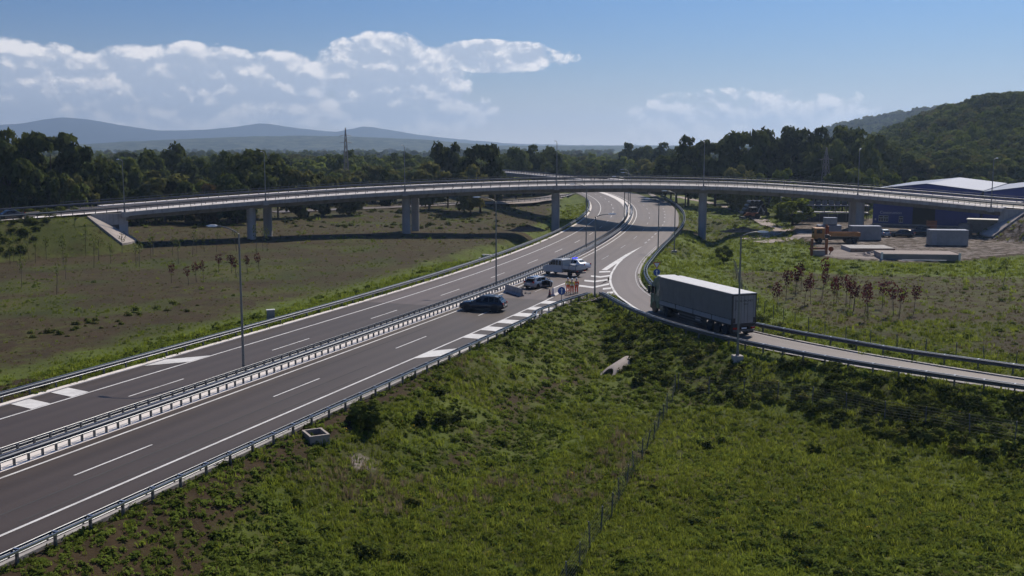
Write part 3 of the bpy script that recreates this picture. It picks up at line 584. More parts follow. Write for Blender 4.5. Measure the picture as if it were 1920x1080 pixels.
for i in (IL, IR):
    rz = math.atan2(DT[i, 1], DT[i, 0]); c = dk(i, 6); s = 1 if i == IL else -1
    MB().box((c[0], c[1], c[2] - 4.4), (1.6, 11.2, 5.0), rz).build('abutment', MT['concrete_pier'], ov)
    for u in (.6, 11.4): q = dk(i, u); MB().box((q[0] - DT[i, 0] * s * 2.5, q[1] - DT[i, 1] * s * 2.5, q[2] - 1.1), (6, .5, 2.0), rz).build('wing_wall', MT['concrete'], ov)
# lamp bulges on the near edge beam
LX = [-69.0, -47.2, -21.6, 8.9, 40.6, 70.3, 91.2]
for x in LX:
    i = dk_i(x); q = dk(i, -.40); MB().box((q[0], q[1], q[2] - .31), (1.1, .5, .9), math.atan2(DT[i, 1], DT[i, 0])).build('lamp_corbel', MT['concrete'], ov)
WHERE = ['left abutment', 'first pair of piers from the left', 'second pair of piers from the left', 'pier left of the motorway', 'pier right of the motorway', 'piers beside the construction yard', 'right abutment']
for x, wn in zip(LX, WHERE):
    i = dk_i(x); q = dk(i, -.40, .14); lamp('thin lamp on the overpass edge above the ' + wn, q, 9.3, 1.5, math.atan2(DN[i, 1], DN[i, 0]), group='lamps along the overpass edge', rise=.3)
# railings: a handrail on each edge and guard rails along the road
hp_m = MB().box((0, 0, .55), (.07, .06, 1.1)).mesh('post'); hp_m.materials.append(MT['galv_dark'])
def handrail(label, u, a, b):
    r = thing('handrail', label, 'railing')
    for z in (1.1, .62): MB().loft([[dk(i, u + du, z + dz) for du, dz in ((-.04, -.035), (.04, -.035), (.04, .035), (-.04, .035))] for i in range(a, b, 2)]).build('rail', MT['galv_dark'], r)
    for i in range(a, b, 2):
        o = obj('post', hp_m, None, r); o.location = dk(i, u, .08); o.rotation_euler.z = math.atan2(DT[i, 1], DT[i, 0])
handrail('handrail on the near edge of the overpass', -.02, IL, IR); handrail('handrail on the far edge of the overpass', 12.02, IL - 6, IR + 6)
rail('guard rail between walkway and road on the near side of the overpass', [dk(i, 1.85, .14) for i in range(EL - 50, len(DK) - 25)], 1, 2.0, brackets=False, name='bridge_guard_rail')
rail('guard rail on the far side of the overpass road', [dk(i, 10.45, .14) for i in range(EL - 50, len(DK) - 25)], -1, 2.0, brackets=False, name='bridge_guard_rail')
# concrete slope paving on the end cones
def cone_slab(i, a0, a1, label):
    c = CEN[i]; vs = []; na, nr = 14, 8; rings = []
    for k in range(na + 1):
        a = a0 + (a1 - a0) * k / na
        rs = np.linspace(6.95, 13.6, nr); X = c[0] + np.cos(a) * rs; Y = c[1] + np.sin(a) * rs
        Z = DK[i, 2] - .22 - np.maximum(rs - 6.9, 0) / 1.45 + .30; rings.append(list(zip(X, Y, Z)))
    m = MB(); m.v = [p for r in rings for p in r] + [(p[0], p[1], p[2] - .5) for r in rings for p in r]; K = (na + 1) * nr
    for k in range(na):
        for j in range(nr - 1): q = k * nr + j; m.f += [(q, q + 1, q + nr + 1, q + nr), (K + q, K + q + nr, K + q + nr + 1, K + q + 1)]
        q = k * nr; m.f += [(q, q + nr, K + q + nr, K + q), (q + nr - 1, K + q + nr - 1, K + q + 2 * nr - 1, q + 2 * nr - 1)]
    for k in (0, na): m.f += [(k * nr + j, k * nr + j + 1, K + k * nr + j + 1, K + k * nr + j) for j in range(nr - 1)]
    return tag(m.build('slope_paving', MT['slope_concrete']), label, 'concrete slope')
aL = math.atan2(DT[EL, 1], DT[EL, 0]); cone_slab(EL - 1, aL + .45, aL - 1.05, 'pale concrete slope under the left end of the overpass')
aR = math.atan2(-DT[ER, 1], -DT[ER, 0]); cone_slab(ER, aR - .35, aR + 1.0, 'grey concrete slope under the right end of the overpass')
# road that joins the overpass from behind, on its own slab and columns
CR = resample([(30, 226, 9.0), (24, 240, 9.25), (16.5, 262, 9.4), (6.5, 295, 9.5), (-3.5, 332, 9.4), (-14, 372, 8.6), (-26, 420, 7.4)], 2.0)
cr = thing('link_bridge', 'raised road with a white kerb joining the overpass from behind', 'bridge')
_, tC, nC = frames(CR, 1)
def crs(prof): return [[(p[0] + n[0] * u, p[1] + n[1] * u, p[2] + z) for u, z in prof] for p, n in zip(CR, nC)]
MB().loft(crs([(-4.6, -.9), (4.6, -.9), (4.6, 0), (-4.6, 0)])).build('deck', MT['concrete_deck'], cr)
strip('road_surface', [(p[0] + n[0] * 3.6, p[1] + n[1] * 3.6, p[2] + .02) for p, n in zip(CR, nC)], [(p[0] - n[0] * 3.6, p[1] - n[1] * 3.6, p[2] + .02) for p, n in zip(CR, nC)], MT['asphalt'], cr)
for s in (-1, 1): MB().loft(crs([(s * 3.6, .005), (s * 4.7, .005), (s * 4.7, .2), (s * 3.6, .2)])).build('kerb', MT['concrete_pale'], cr)
for k in range(76, len(CR), 16): MB().lathe([(.7, -2), (.7, CR[k, 2] - .8)], 14, c=(CR[k, 0], CR[k, 1], 0)).build('column', MT['concrete_pier'], cr)
rail('guard rail on the near side of the raised link road behind the overpass', [(p[0] + n[0] * 3.9, p[1] + n[1] * 3.9, p[2] + .2) for p, n in zip(CR[6:], nC[6:])], -1, 2.5, brackets=False, rear=False)

# ------------------------------------------------------------------ vehicles
def wheel(parent, x, y, r, wd, side, rimmat='rim'):
    w_ = MB().lathe([(r * .62, -wd / 2), (r * .93, -wd / 2), (r, -wd * .36), (r, wd * .36), (r * .93, wd / 2), (r * .62, wd / 2)], 20, 'y').build('wheel', MT['rubber'], parent, loc=(x, y, r))
    m = MB().lathe([(r * .64, -wd * .3), (r * .64, wd * .40), (r * .56, wd * .43), (r * .5, wd * .30), (r * .18, wd * .34), (r * .15, wd * .46), (.01, wd * .46)], 16, 'y')
    for k in range(5):
        a = 2 * PI * k / 5; m.box((math.cos(a) * r * .36, wd * .40, math.sin(a) * r * .36), (r * .12, wd * .08, r * .12))
    o = m.build('rim', MT[rimmat], w_)
    if side < 0: o.rotation_euler.z = PI
    return w_
def lerp(a, b, t): return a + (b - a) * t
def car(name, label, loc, rz, paint, Ln=4.6, W=1.85, H=1.68, belt=1.02, hood=.98, wr=.36, kind='suv', open_door=False, open_hatch=False, group=None, simple=False, beacon=False, cat='car'):
    """car pointing along +x. stations run from the rear (-L/2) to the nose"""
    c = thing(name, label, cat, loc, rz, group); hw = W / 2; h = Ln / 2
    gc = .20 if kind == 'suv' else .16
    st = {'suv': [(-h, .45, .80, .86), (-h + .10, gc + .12, belt - .02, .95), (-h * .62, gc, belt + .02, 1.0), (0, gc, belt, 1.0), (h * .40, gc, belt - .02, .99), (h * .52, gc, hood, .985), (h * .86, gc + .02, hood - .10, .95), (h - .08, gc + .12, hood - .24, .88), (h, gc + .26, hood - .42, .80)],
          'hatch': [(-h, .42, .78, .86), (-h + .10, gc + .10, belt - .05, .94), (-h * .62, gc, belt, 1.0), (0, gc, belt - .02, 1.0), (h * .36, gc, belt - .06, .99), (h * .50, gc, hood - .02, .98), (h * .84, gc + .02, hood - .14, .94), (h - .07, gc + .10, hood - .27, .86), (h, gc + .22, hood - .42, .78)],
          'sedan': [(-h, .42, .80, .86), (-h + .08, gc + .10, belt - .03, .94), (-h * .60, gc, belt, 1.0), (0, gc, belt - .02, 1.0), (h * .36, gc, belt - .06, .99), (h * .50, gc, hood - .02, .98), (h * .84, gc + .02, hood - .13, .94), (h - .07, gc + .10, hood - .26, .86), (h, gc + .22, hood - .40, .78)]}[kind]
    rings = []
    for x, z0, z1, k in st:
        a = hw * k; zm = lerp(z0, z1, .55)
        rings.append([(x, -a * .90, z0), (x, -a, lerp(z0, z1, .18)), (x, -a, zm), (x, -a * .965, lerp(z0, z1, .9)), (x, -a * .90, z1), (x, 0, z1 + .025), (x, a * .90, z1), (x, a * .965, lerp(z0, z1, .9)), (x, a, zm), (x, a, lerp(z0, z1, .18)), (x, a * .90, z0)])
    MB().loft(rings).build('body', MT[paint], c, True, .0).data.shade_smooth()
    # cabin
    if kind == 'suv': cs = [(-h + .12, belt - .03, .90), (-h * .76, H - .12, .69), (-h * .58, H - .02, .725), (-h * .12, H, .74), (h * .05, H - .06, .72), (h * .45, belt - .05, .87)]
    elif kind == 'hatch': cs = [(-h + .12, belt - .06, .90), (-h * .72, H - .12, .70), (-h * .55, H - .03, .72), (-h * .02, H, .73), (h * .17, H - .07, .71), (h * .56, belt - .12, .86)]
    else: cs = [(-h * .72, belt - .03, .86), (-h * .40, H - .10, .68), (-h * .28, H - .02, .70), (-h * .02, H, .71), (h * .17, H - .07, .69), (h * .54, belt - .12, .86)]
    base = lambda x: belt - .05
    def cab(x):
        for (xa, za, ka), (xb, zb, kb) in zip(cs, cs[1:]):
            if xa <= x <= xb: t = (x - xa) / (xb - xa); return lerp(za, zb, t), lerp(ka, kb, t)
        return cs[-1][1:]
    rr = [[(x, -hw * .90, belt - .06), (x, -hw * k, z - .03), (x, -hw * k * .86, z), (x, hw * k * .86, z), (x, hw * k, z - .03), (x, hw * .90, belt - .06)] for x, z, k in cs]
    MB().loft(rr).build('cabin', MT[paint], c, False, .03)
    def side_win(xa, xb, s, nm='side_window'):
        pts = []
        for x, zz in ((xa, 0), (xb, 0), (xb, 1), (xa, 1)):
            zt, k = cab(x); zb = belt - .03; top = zt - .10
            z = zb + .02 if zz == 0 else max(top, zb + .04); f = (z - (belt - .06)) / max(.05, (zt - .03 - (belt - .06))); pts.append((x, s * (lerp(hw * .90, hw * k, min(1, f)) + .012), z))
        m = MB(); m.loft([[(p[0], p[1] - s * .03, p[2]) for p in pts], pts]); return m.build(nm, MT['glass'], c)
    x0, x1 = cs[1][0], cs[4][0]; xm = lerp(x0, x1, .52)
    for s in (-1, 1):
        side_win(lerp(x0, x1, -.02) + .04, lerp(x0, x1, .20), s) if kind == 'suv' else None
        side_win(lerp(x0, x1, .24 if kind == 'suv' else .06), xm - .04, s)
        if not (open_door and s < 0): side_win(xm + .05, lerp(x1, cs[5][0], .45), s)
    def slant(i, j, nm, t0, t1):
        (xa, za, ka), (xb, zb, kb) = cs[i], cs[j]; sg = 1 if i > 2 else -1; q = []
        for t in (t0, t1):
            x, z, k = lerp(xa, xb, t), lerp(za, zb, t), lerp(ka, kb, t)
            q += [(x + sg * .015, -hw * k * .80, z + .015), (x + sg * .015, hw * k * .80, z + .015)]
        q = [q[0], q[1], q[3], q[2]]; MB().loft([[(p[0] - sg * .03, p[1], p[2] - .02) for p in q], q]).build(nm, MT['glass'], c)
    slant(4, 5, 'windscreen', .06, .9)
    if not open_hatch: slant(1, 0, 'rear_window', .08, .62)
    for s in (-1, 1):
        MB().box((h * .97 - .05, s * hw * .62, hood - .30), (.14, hw * .42, .13)).build('headlight', MT['lampglass'], c, bevel=.02)
        MB().box((-h + .045, s * hw * .78, .86), (.12, hw * .26, .20)).build('tail_light', MT['redlamp'], c, bevel=.02)
        MB().box((h * .40, s * (hw + .09), belt + .04), (.13, .20, .13)).build('mirror', MT[paint], c, bevel=.03)
        for x in (-h * .60, h * .62):
            wheel(c, x, s * (hw - .085), wr, .22, s)
            MB().lathe([(wr + .07, 0), (wr + .07, .03)], 20, 'y', (x, s * (hw - .02) - .015, wr + .01)).build('wheel_arch', MT['black'], c)
    MB().box((-h - .005, 0, .47), (.08, W * .84, .22)).build('bumper', MT['black' if kind == 'suv' else paint], c, bevel=.03)
    MB().box((h - .03, 0, .45), (.10, W * .76, .22)).build('bumper', MT['black' if kind == 'suv' else paint], c, bevel=.03)
    MB().box((-h - .035, 0, .66), (.02, .5, .11)).build('number_plate', MT['signwhite'], c)
    MB().box((h - .0, 0, .62), (.05, W * .42, .12)).build('grille', MT['black'], c)
    if kind == 'suv':
        for s in (-1, 1): MB().tube([(-h * .62, s * hw * .64, H + .01), (-h * .55, s * hw * .66, H + .06), (h * .05, s * hw * .66, H + .06), (h * .12, s * hw * .64, H - .02)], .02, 6).build('roof_rail', MT['galv'], c)
        MB().box((-h * .80, 0, H - .06), (.22, W * .66, .05)).build('roof_spoiler', MT[paint], c, bevel=.015)
        for s in (-1, 1): MB().box((0, s * (hw - .005), .30), (Ln * .52, .03, .16)).build('sill_cladding', MT['black'], c)
    if not simple:
        for s in (-1, 1):
            for x in (lerp(x0, x1, .30), xm + .10): MB().box((x - .12, s * (hw - .008), belt - .17), (.18, .04, .035)).build('door_handle', MT['black'], c)
            MB().box((xm, s * (hw - .004), .62), (.012, .012, .62)).build('door_seam', MT['black'], c)
    if open_door:
        MB().b2(xm + .02, xm + 1.02, -hw - .012, -hw + .02, .30, belt - .02).build('door_opening', MT['dark'], c)
        MB().b2(xm + .05, xm + .85, -hw * .86, -hw * .76, belt - .02, H - .16).build('door_opening', MT['dark'], c)
        d = MB().b2(-1.0, 0, -.05, .05, .28, belt).build('door', MT[paint], c, bevel=.02, loc=(xm + 1.05, -hw, 0), rz=R(62))
        MB().b2(-.96, -.04, .052, .066, .34, belt - .04).build('door_lining', MT['dark'], d)
        for a, b in (((-.98, 0, belt), (-.78, .06, H - .13)), ((-.78, .06, H - .13), (-.40, .06, H - .16)), ((-.40, .06, H - .16), (0, 0, belt))): MB().tube([a, b], .025, 6).build('window_frame', MT['black'], d)
    if open_hatch:
        MB().add([(-h + .10, -hw * .74, belt - .08), (-h + .10, hw * .74, belt - .08), (-h * .72 - .06, hw * .58, H - .14), (-h * .72 - .06, -hw * .58, H - .14)], [(0, 1, 2, 3)]).build('boot_opening', MT['dark'], c)
        MB().b2(-h + .02, -h + .06, -hw * .62, hw * .62, .60, belt - .06).build('boot_opening', MT['dark'], c)
        t = MB().b2(-.62, 0, -hw * .66, hw * .66, -.02, .03).build('tailgate', MT[paint], c, bevel=.02, loc=(-h * .62, 0, H - .03)); t.rotation_euler.y = R(-14)
        MB().b2(-.50, -.08, -hw * .52, hw * .52, .032, .044).build('rear_window', MT['glass'], t)
        MB().box((-h - .12, .2, .36), (.10, 1.1, .16), .25).build('hanging_bumper', MT['black'], c)
    if beacon:
        MB().box((.0, 0, H + .03), (.22, 1.05, .05)).build('light_bar', MT['black'], c)
        for s in (-1, 1): MB().box((.0, s * .33, H + .10), (.22, .36, .11)).build('blue_beacon', MT['blue_lamp'], c, bevel=.02)
        for s in (-1, 1): MB().box((0, s * (hw + .004), .66), (Ln * .6, .016, .13)).build('blue_stripe', MT['signblue'], c)
    return c
car('suv', 'dark blue grey SUV turned across the near carriageway', (-3.05, 108.4, .01), R(166), 'bluegrey', 4.85, 1.93, 1.66, 1.02, .99, .39, 'suv')
car('crashed_car', 'silver hatchback with boot and front door open, stopped by the median rail', (3.3, 126.4, .01), R(52), 'silver', 4.15, 1.76, 1.46, .93, .86, .31, 'hatch', True, True)
car('police_car', 'white car with a blue light bar behind the crew cab truck', (8.9, 145.6, .01), R(140), 'carwhite', 4.5, 1.82, 1.48, .95, .88, .32, 'sedan', beacon=True)
i = dk_i(-81.5); q = dk(i, 3.6, .03); car('overpass_car', 'black saloon driving on the left end of the overpass', q, math.atan2(DT[i, 1], DT[i, 0]) + PI, 'carblack', 4.6, 1.82, 1.45, .93, .88, .32, 'sedan', simple=True)
car('parked_car', 'pale blue hatchback parked beside the grey container', (71.6, 199.6, -.03), R(95), 'carblue', 4.0, 1.72, 1.5, .93, .88, .3, 'hatch', simple=True)
car('parked_car', 'black estate in the overpass shadow, second car from the container', (75.2, 199.0, -.03), R(150), 'carblack', 4.6, 1.8, 1.48, .94, .88, .32, 'hatch', simple=True)
car('parked_car', 'black SUV behind the black estate in the yard', (80.6, 204.0, -.03), R(165), 'carblack', 4.5, 1.88, 1.68, 1.03, .99, .36, 'suv', simple=True)
car('parked_car', 'silver saloon beside the white cabin in the yard', (86.5, 200.5, -.03), R(60), 'silver', 4.4, 1.78, 1.45, .93, .88, .31, 'sedan', simple=True)

def crew_truck():
    c = thing('crew_cab_truck', 'pale grey crew cab dropside truck parked by the median rail', 'truck', (7.0, 138.6, .01), R(137)); P = 'vangrey'
    prof = [(2.95, .42), (2.95, .95), (2.70, 1.22), (1.95, 1.42), (1.35, 2.12), (1.15, 2.2), (-.30, 2.24), (-.42, 2.1), (-.42, .45)]
    hw = .98
    m = MB(); n = len(prof); m.v = [(x, -hw * (1 if z < 1.3 else .9), z) for x, z in prof] + [(x, hw * (1 if z < 1.3 else .9), z) for x, z in prof]
    m.f = [tuple(range(n)), tuple(range(2 * n - 1, n - 1, -1))] + [(k, (k + 1) % n, n + (k + 1) % n, n + k) for k in range(n)]
    m.build('cab', MT[P], c, False, .05)
    for s in (-1, 1):
        for pts in ([(1.88, 1.44), (1.35, 2.02), (.80, 2.06), (.80, 1.44)], [(.68, 1.44), (.68, 2.06), (.30, 2.06), (.30, 1.44)], [(.16, 1.44), (.16, 2.04), (-.30, 2.04), (-.30, 1.44)]):
            q = [(x, s * hw * (.985 if z < 1.5 else .905) + s * .012, z) for x, z in pts]; MB().loft([[(p[0], p[1] - s * .04, p[2]) for p in q], q]).build('side_window', MT['glass'], c)
        MB().box((1.55, s * 1.12, 1.52), (.12, .16, .28)).build('mirror', MT['black'], c, bevel=.02)
        MB().box((2.86, s * .72, .98), (.16, .30, .22)).build('headlight', MT['lampglass'], c)
        for x in (2.15, -1.75): wheel(c, x, s * .84, .36, .24, s, 'steel_rim')
        MB().b2(-2.95, -.50, s * 1.02 - .03, s * 1.02 + .03, 1.0, 1.42).build('dropside_board', MT[P], c)
        for x in (-2.9, -1.75, -.55): MB().box((x, s * 1.055, 1.2), (.06, .03, .46)).build('board_post', MT['galv_dark'], c)
        MB().box((-2.99, s * .82, .80), (.07, .26, .14)).build('tail_light', MT['redlamp'], c)
    q = [(1.99, -.80, 1.45), (1.99, .80, 1.45), (1.42, .72, 2.06), (1.42, -.72, 2.06)]; MB().loft([[(p[0] - .05, p[1], p[2] - .02) for p in q], q]).build('windscreen', MT['glass'], c)
    MB().b2(-2.95, -.50, -1.02, 1.02, .90, 1.0).build('load_bed', MT['galv_dark'], c)
    MB().b2(-2.99, -2.93, -.98, .98, 1.0, 1.42).build('tailgate', MT[P], c)
    MB().b2(-2.9, 2.4, -.42, .42, .48, .70).build('chassis', MT['black'], c)
    MB().b2(-3.05, -2.95, -.9, .9, .45, .60).build('bumper', MT['galv_dark'], c); MB().b2(2.9, 3.0, -.9, .9, .42, .66).build('bumper', MT['black'], c)
    for y in (-.95, .95): MB().tube([(-.55, y, 1.0), (-.55, y, 2.0)], .03, 6).build('headboard_post', MT['galv_dark'], c)
    MB().tube([(-.55, -.95, 2.0), (-.55, .95, 2.0)], .03, 6).build('headboard_rail', MT['galv_dark'], c)
    for k, (x, y, a) in enumerate(((-1.4, -.3, .2), (-1.9, .35, -.5))): MB().box((x, y, 1.3), (.9, .55, .6), a).build('load_crate', MT['board'], c)
    return c
crew_truck()

def artic():
    t = thing('articulated_truck', 'articulated truck with green cab and dark grey curtain trailer on the slip road', 'truck', (21.15, 92.95, .012), R(111))
    # trailer: x from 0 (rear) to 13.6, y +-1.27
    hw = 1.27
    cur = MB().b2(.12, 13.5, -hw, hw, 1.62, 3.88).build('curtain', MT['tarp'], t)
    for s in (-1, 1):
        for k in range(1, 4): x = .12 + 13.38 * k / 4; MB().b2(x - .05, x + .05, s * hw - .012, s * hw + .012, 1.66, 3.85).build('curtain_seam', MT['tarp'], cur)
        for k in range(4): MB().b2(.2 + 3.36 * k, .2 + 3.36 * k + 3.2, s * (hw + .005) - .02, s * (hw + .005) + .02, 1.16, 1.58).build('side_board', MT['board'], t)
        for k in range(5): MB().b2(.1 + 3.345 * k - .03, .1 + 3.345 * k + .05, s * hw - .02, s * hw + .03, 1.1, 1.64).build('stake_post', MT['black'], t)
        MB().b2(0, 13.6, s * (hw - .01) - .03, s * (hw - .01) + .03, 3.86, 3.97).build('roof_rail', MT['tarp'], t)
        for k in range(16): x = .4 + k * .82; MB().box((x, s * (hw + .01), 1.62), (.05, .03, .10)).build('curtain_buckle', MT['black'], t)
    for s in (-1, 1):
        for k in range(12): x = .85 + k * 1.09; MB().b2(x - .02, x + .02, s * (hw + .006) - .006, s * (hw + .006) + .006, 1.6, 3.84).build('curtain_strap', MT['tarp'], t)
    MB().b2(.02, 13.58, -hw + .03, hw - .03, 3.90, 4.0).build('roof', MT['white'], t)
    MB().b2(.1, 13.5, -hw + .02, hw - .02, 1.08, 1.2).build('trailer_floor', MT['black'], t)
    for s in (-1, 1): MB().b2(.3, 13.2, s * .45 - .06, s * .45 + .06, .78, 1.08).build('frame_beam', MT['black'], t)
    for s in (-1, 1): MB().b2(.03, .11, s * .02 if s > 0 else -1.19, 1.19 if s > 0 else -.02, 1.24, 3.80).build('rear_door', MT['offwhite'], t)
    MB().b2(.0, .14, -hw, hw, 3.80, 3.92).build('door_frame', MT['black'], t)
    for s in (-1, 1): MB().b2(.0, .14, s * 1.23 - .045, s * 1.23 + .045, 1.2, 3.8).build('door_frame', MT['black'], t)
    for y in (-.95, -.35, .35, .95): MB().tube([(.015, y, 1.26), (.015, y, 3.78)], .012, 6).build('lock_bar', MT['galv'], t)
    for s in (-1, 1):
        MB().b2(-.01, .03, s * 1.05 - .10, s * 1.05 + .10, 1.3, 1.75).build('rubber_buffer', MT['black'], t)
    tr = (R(90), 0, R(-90))
    text('VIDAL PROMET', .27, MT['black'], t, (.022, .02, 3.22), tr, .004, 'lettering', 'CENTER'); text('SABAC', .17, MT['black'], t, (.022, -.15, 2.95), tr, .004, 'lettering', 'CENTER')
    text('TRANSPORT', .2, MT['black'], t, (.022, .86, 2.45), (R(90), R(-90), R(-90)), .004, 'lettering')
    MB().b2(.0, .16, -1.22, 1.22, .98, 1.16).build('rear_beam', MT['black'], t)
    MB().b2(-.02, .1, -1.15, 1.15, .50, .66).build('underrun_bar', MT['galv_dark'], t)
    for s in (-1, 1):
        MB().b2(-.04, .03, s * .95 - .22, s * .95 + .22, .72, .90).build('tail_light', MT['redlamp'], t)
        MB().b2(.35, .39, s * .98 - .28, s * .98 + .28, .25, .95).build('mud_flap', MT['black'], t)
        for x in (1.3, 2.6, 3.9): wheel(t, x, s * 1.07, .50, .38, s, 'steel_rim')
        MB().b2(5.2, 9.6, s * 1.22 - .02, s * 1.22 + .02, .50, .62).build('side_guard', MT['galv_dark'], t); MB().b2(5.2, 9.6, s * 1.22 - .02, s * 1.22 + .02, .78, .90).build('side_guard', MT['galv_dark'], t)
        MB().b2(9.7, 9.9, s * .8 - .08, s * .8 + .08, .15, 1.08).build('landing_leg', MT['galv_dark'], t)
    MB().b2(5.6, 6.5, .75, 1.2, .5, .95).build('pallet_box', MT['offwhite'], t)
    MB().b2(-.03, .0, -.26, .26, .74, .86).build('number_plate', MT['signwhite'], t)
    for s in (-1, 1): MB().b2(4.55, 9.7, s * 1.12 - .015, s * 1.12 + .015, .32, 1.06).build('underbody_shade', MT['black'], t)  # black panels added to stand for the deep shade under the trailer
    n_tr = set(t.children)
    for s in (-1, 1): wheel(t, 11.9, s * .98, .52, .5, s, 'steel_rim'); wheel(t, 15.25, s * 1.05, .52, .32, s, 'steel_rim'); MB().b2(12.75, 13.95, s * .9 - .30, s * .9 + .30, .42, 1.02).build('fuel_tank', MT['galv'], t, bevel=.08)
    MB().b2(10.6, 16.2, -.45, .45, .55, 1.0).build('tractor_chassis', MT['black'], t)
    prof = [(13.95, .55), (16.35, .55), (16.45, 1.1), (16.40, 1.9), (16.18, 2.95), (15.75, 3.55), (14.9, 3.78), (14.05, 3.72), (13.95, 3.3)]; n = len(prof); m = MB(); hc = 1.23
    kk = lambda z: 1.0 if z < 2.2 else (.96 if z < 3.2 else .84)
    m.v = [(x, -hc * kk(z), z) for x, z in prof] + [(x, hc * kk(z), z) for x, z in prof]
    m.f = [tuple(range(n)), tuple(range(2 * n - 1, n - 1, -1))] + [(k, (k + 1) % n, n + (k + 1) % n, n + k) for k in range(n)]
    cab = m.build('cab', MT['cabgreen'], t, False, .06)
    q = [(16.47, -1.08, 1.95), (16.47, 1.08, 1.95), (16.25, 1.02, 2.85), (16.25, -1.02, 2.85)]; MB().loft([[(p[0] - .06, p[1], p[2]) for p in q], q]).build('windscreen', MT['glass'], t)
    for s in (-1, 1):
        q = [(15.2, s * 1.245, 1.95), (16.22, s * 1.245, 1.95), (16.02, s * 1.215, 2.72), (15.2, s * 1.215, 2.72)]; MB().loft([[(p[0], p[1] - s * .05, p[2]) for p in q], q]).build('side_window', MT['glass'], t)
        MB().b2(16.2, 16.42, s * 1.42 - .14, s * 1.42 + .14, 1.9, 2.7).build('mirror', MT['black'], t, bevel=.04)
        MB().b2(15.08, 15.12, s * 1.25 - .01, s * 1.25 + .01, .95, 2.9).build('door_seam', MT['black'], t)
        MB().b2(13.55, 13.98, s * 1.18 - .03, s * 1.18 + .03, 1.1, 3.4).build('side_deflector', MT['cabgreen'], t)
        MB().b2(15.0, 16.0, s * 1.2 - .06, s * 1.2 + .06, .35, .55).build('step', MT['black'], t)
        MB().lathe([(.62, 0), (.62, .05)], 22, 'y', (15.25, s * 1.22 - .025, .56)).build('wheel_arch', MT['black'], t)
    MB().b2(14.1, 15.3, -1.0, 1.0, 3.78, 3.92).build('roof_panel', MT['white'], t, bevel=.05)
    MB().b2(16.35, 16.5, -1.2, 1.2, .35, .75).build('bumper', MT['black'], t)
    rt = Matrix.Translation((12.3, 0, 0)) @ Matrix.Rotation(R(-8), 4, 'Z') @ Matrix.Translation((-12.3, 0, 0))      # the tractor already follows the bend
    for o in t.children:
        if o not in n_tr: o.matrix_local = rt @ Matrix.Translation(o.location) @ o.rotation_euler.to_matrix().to_4x4()
    return t
artic()

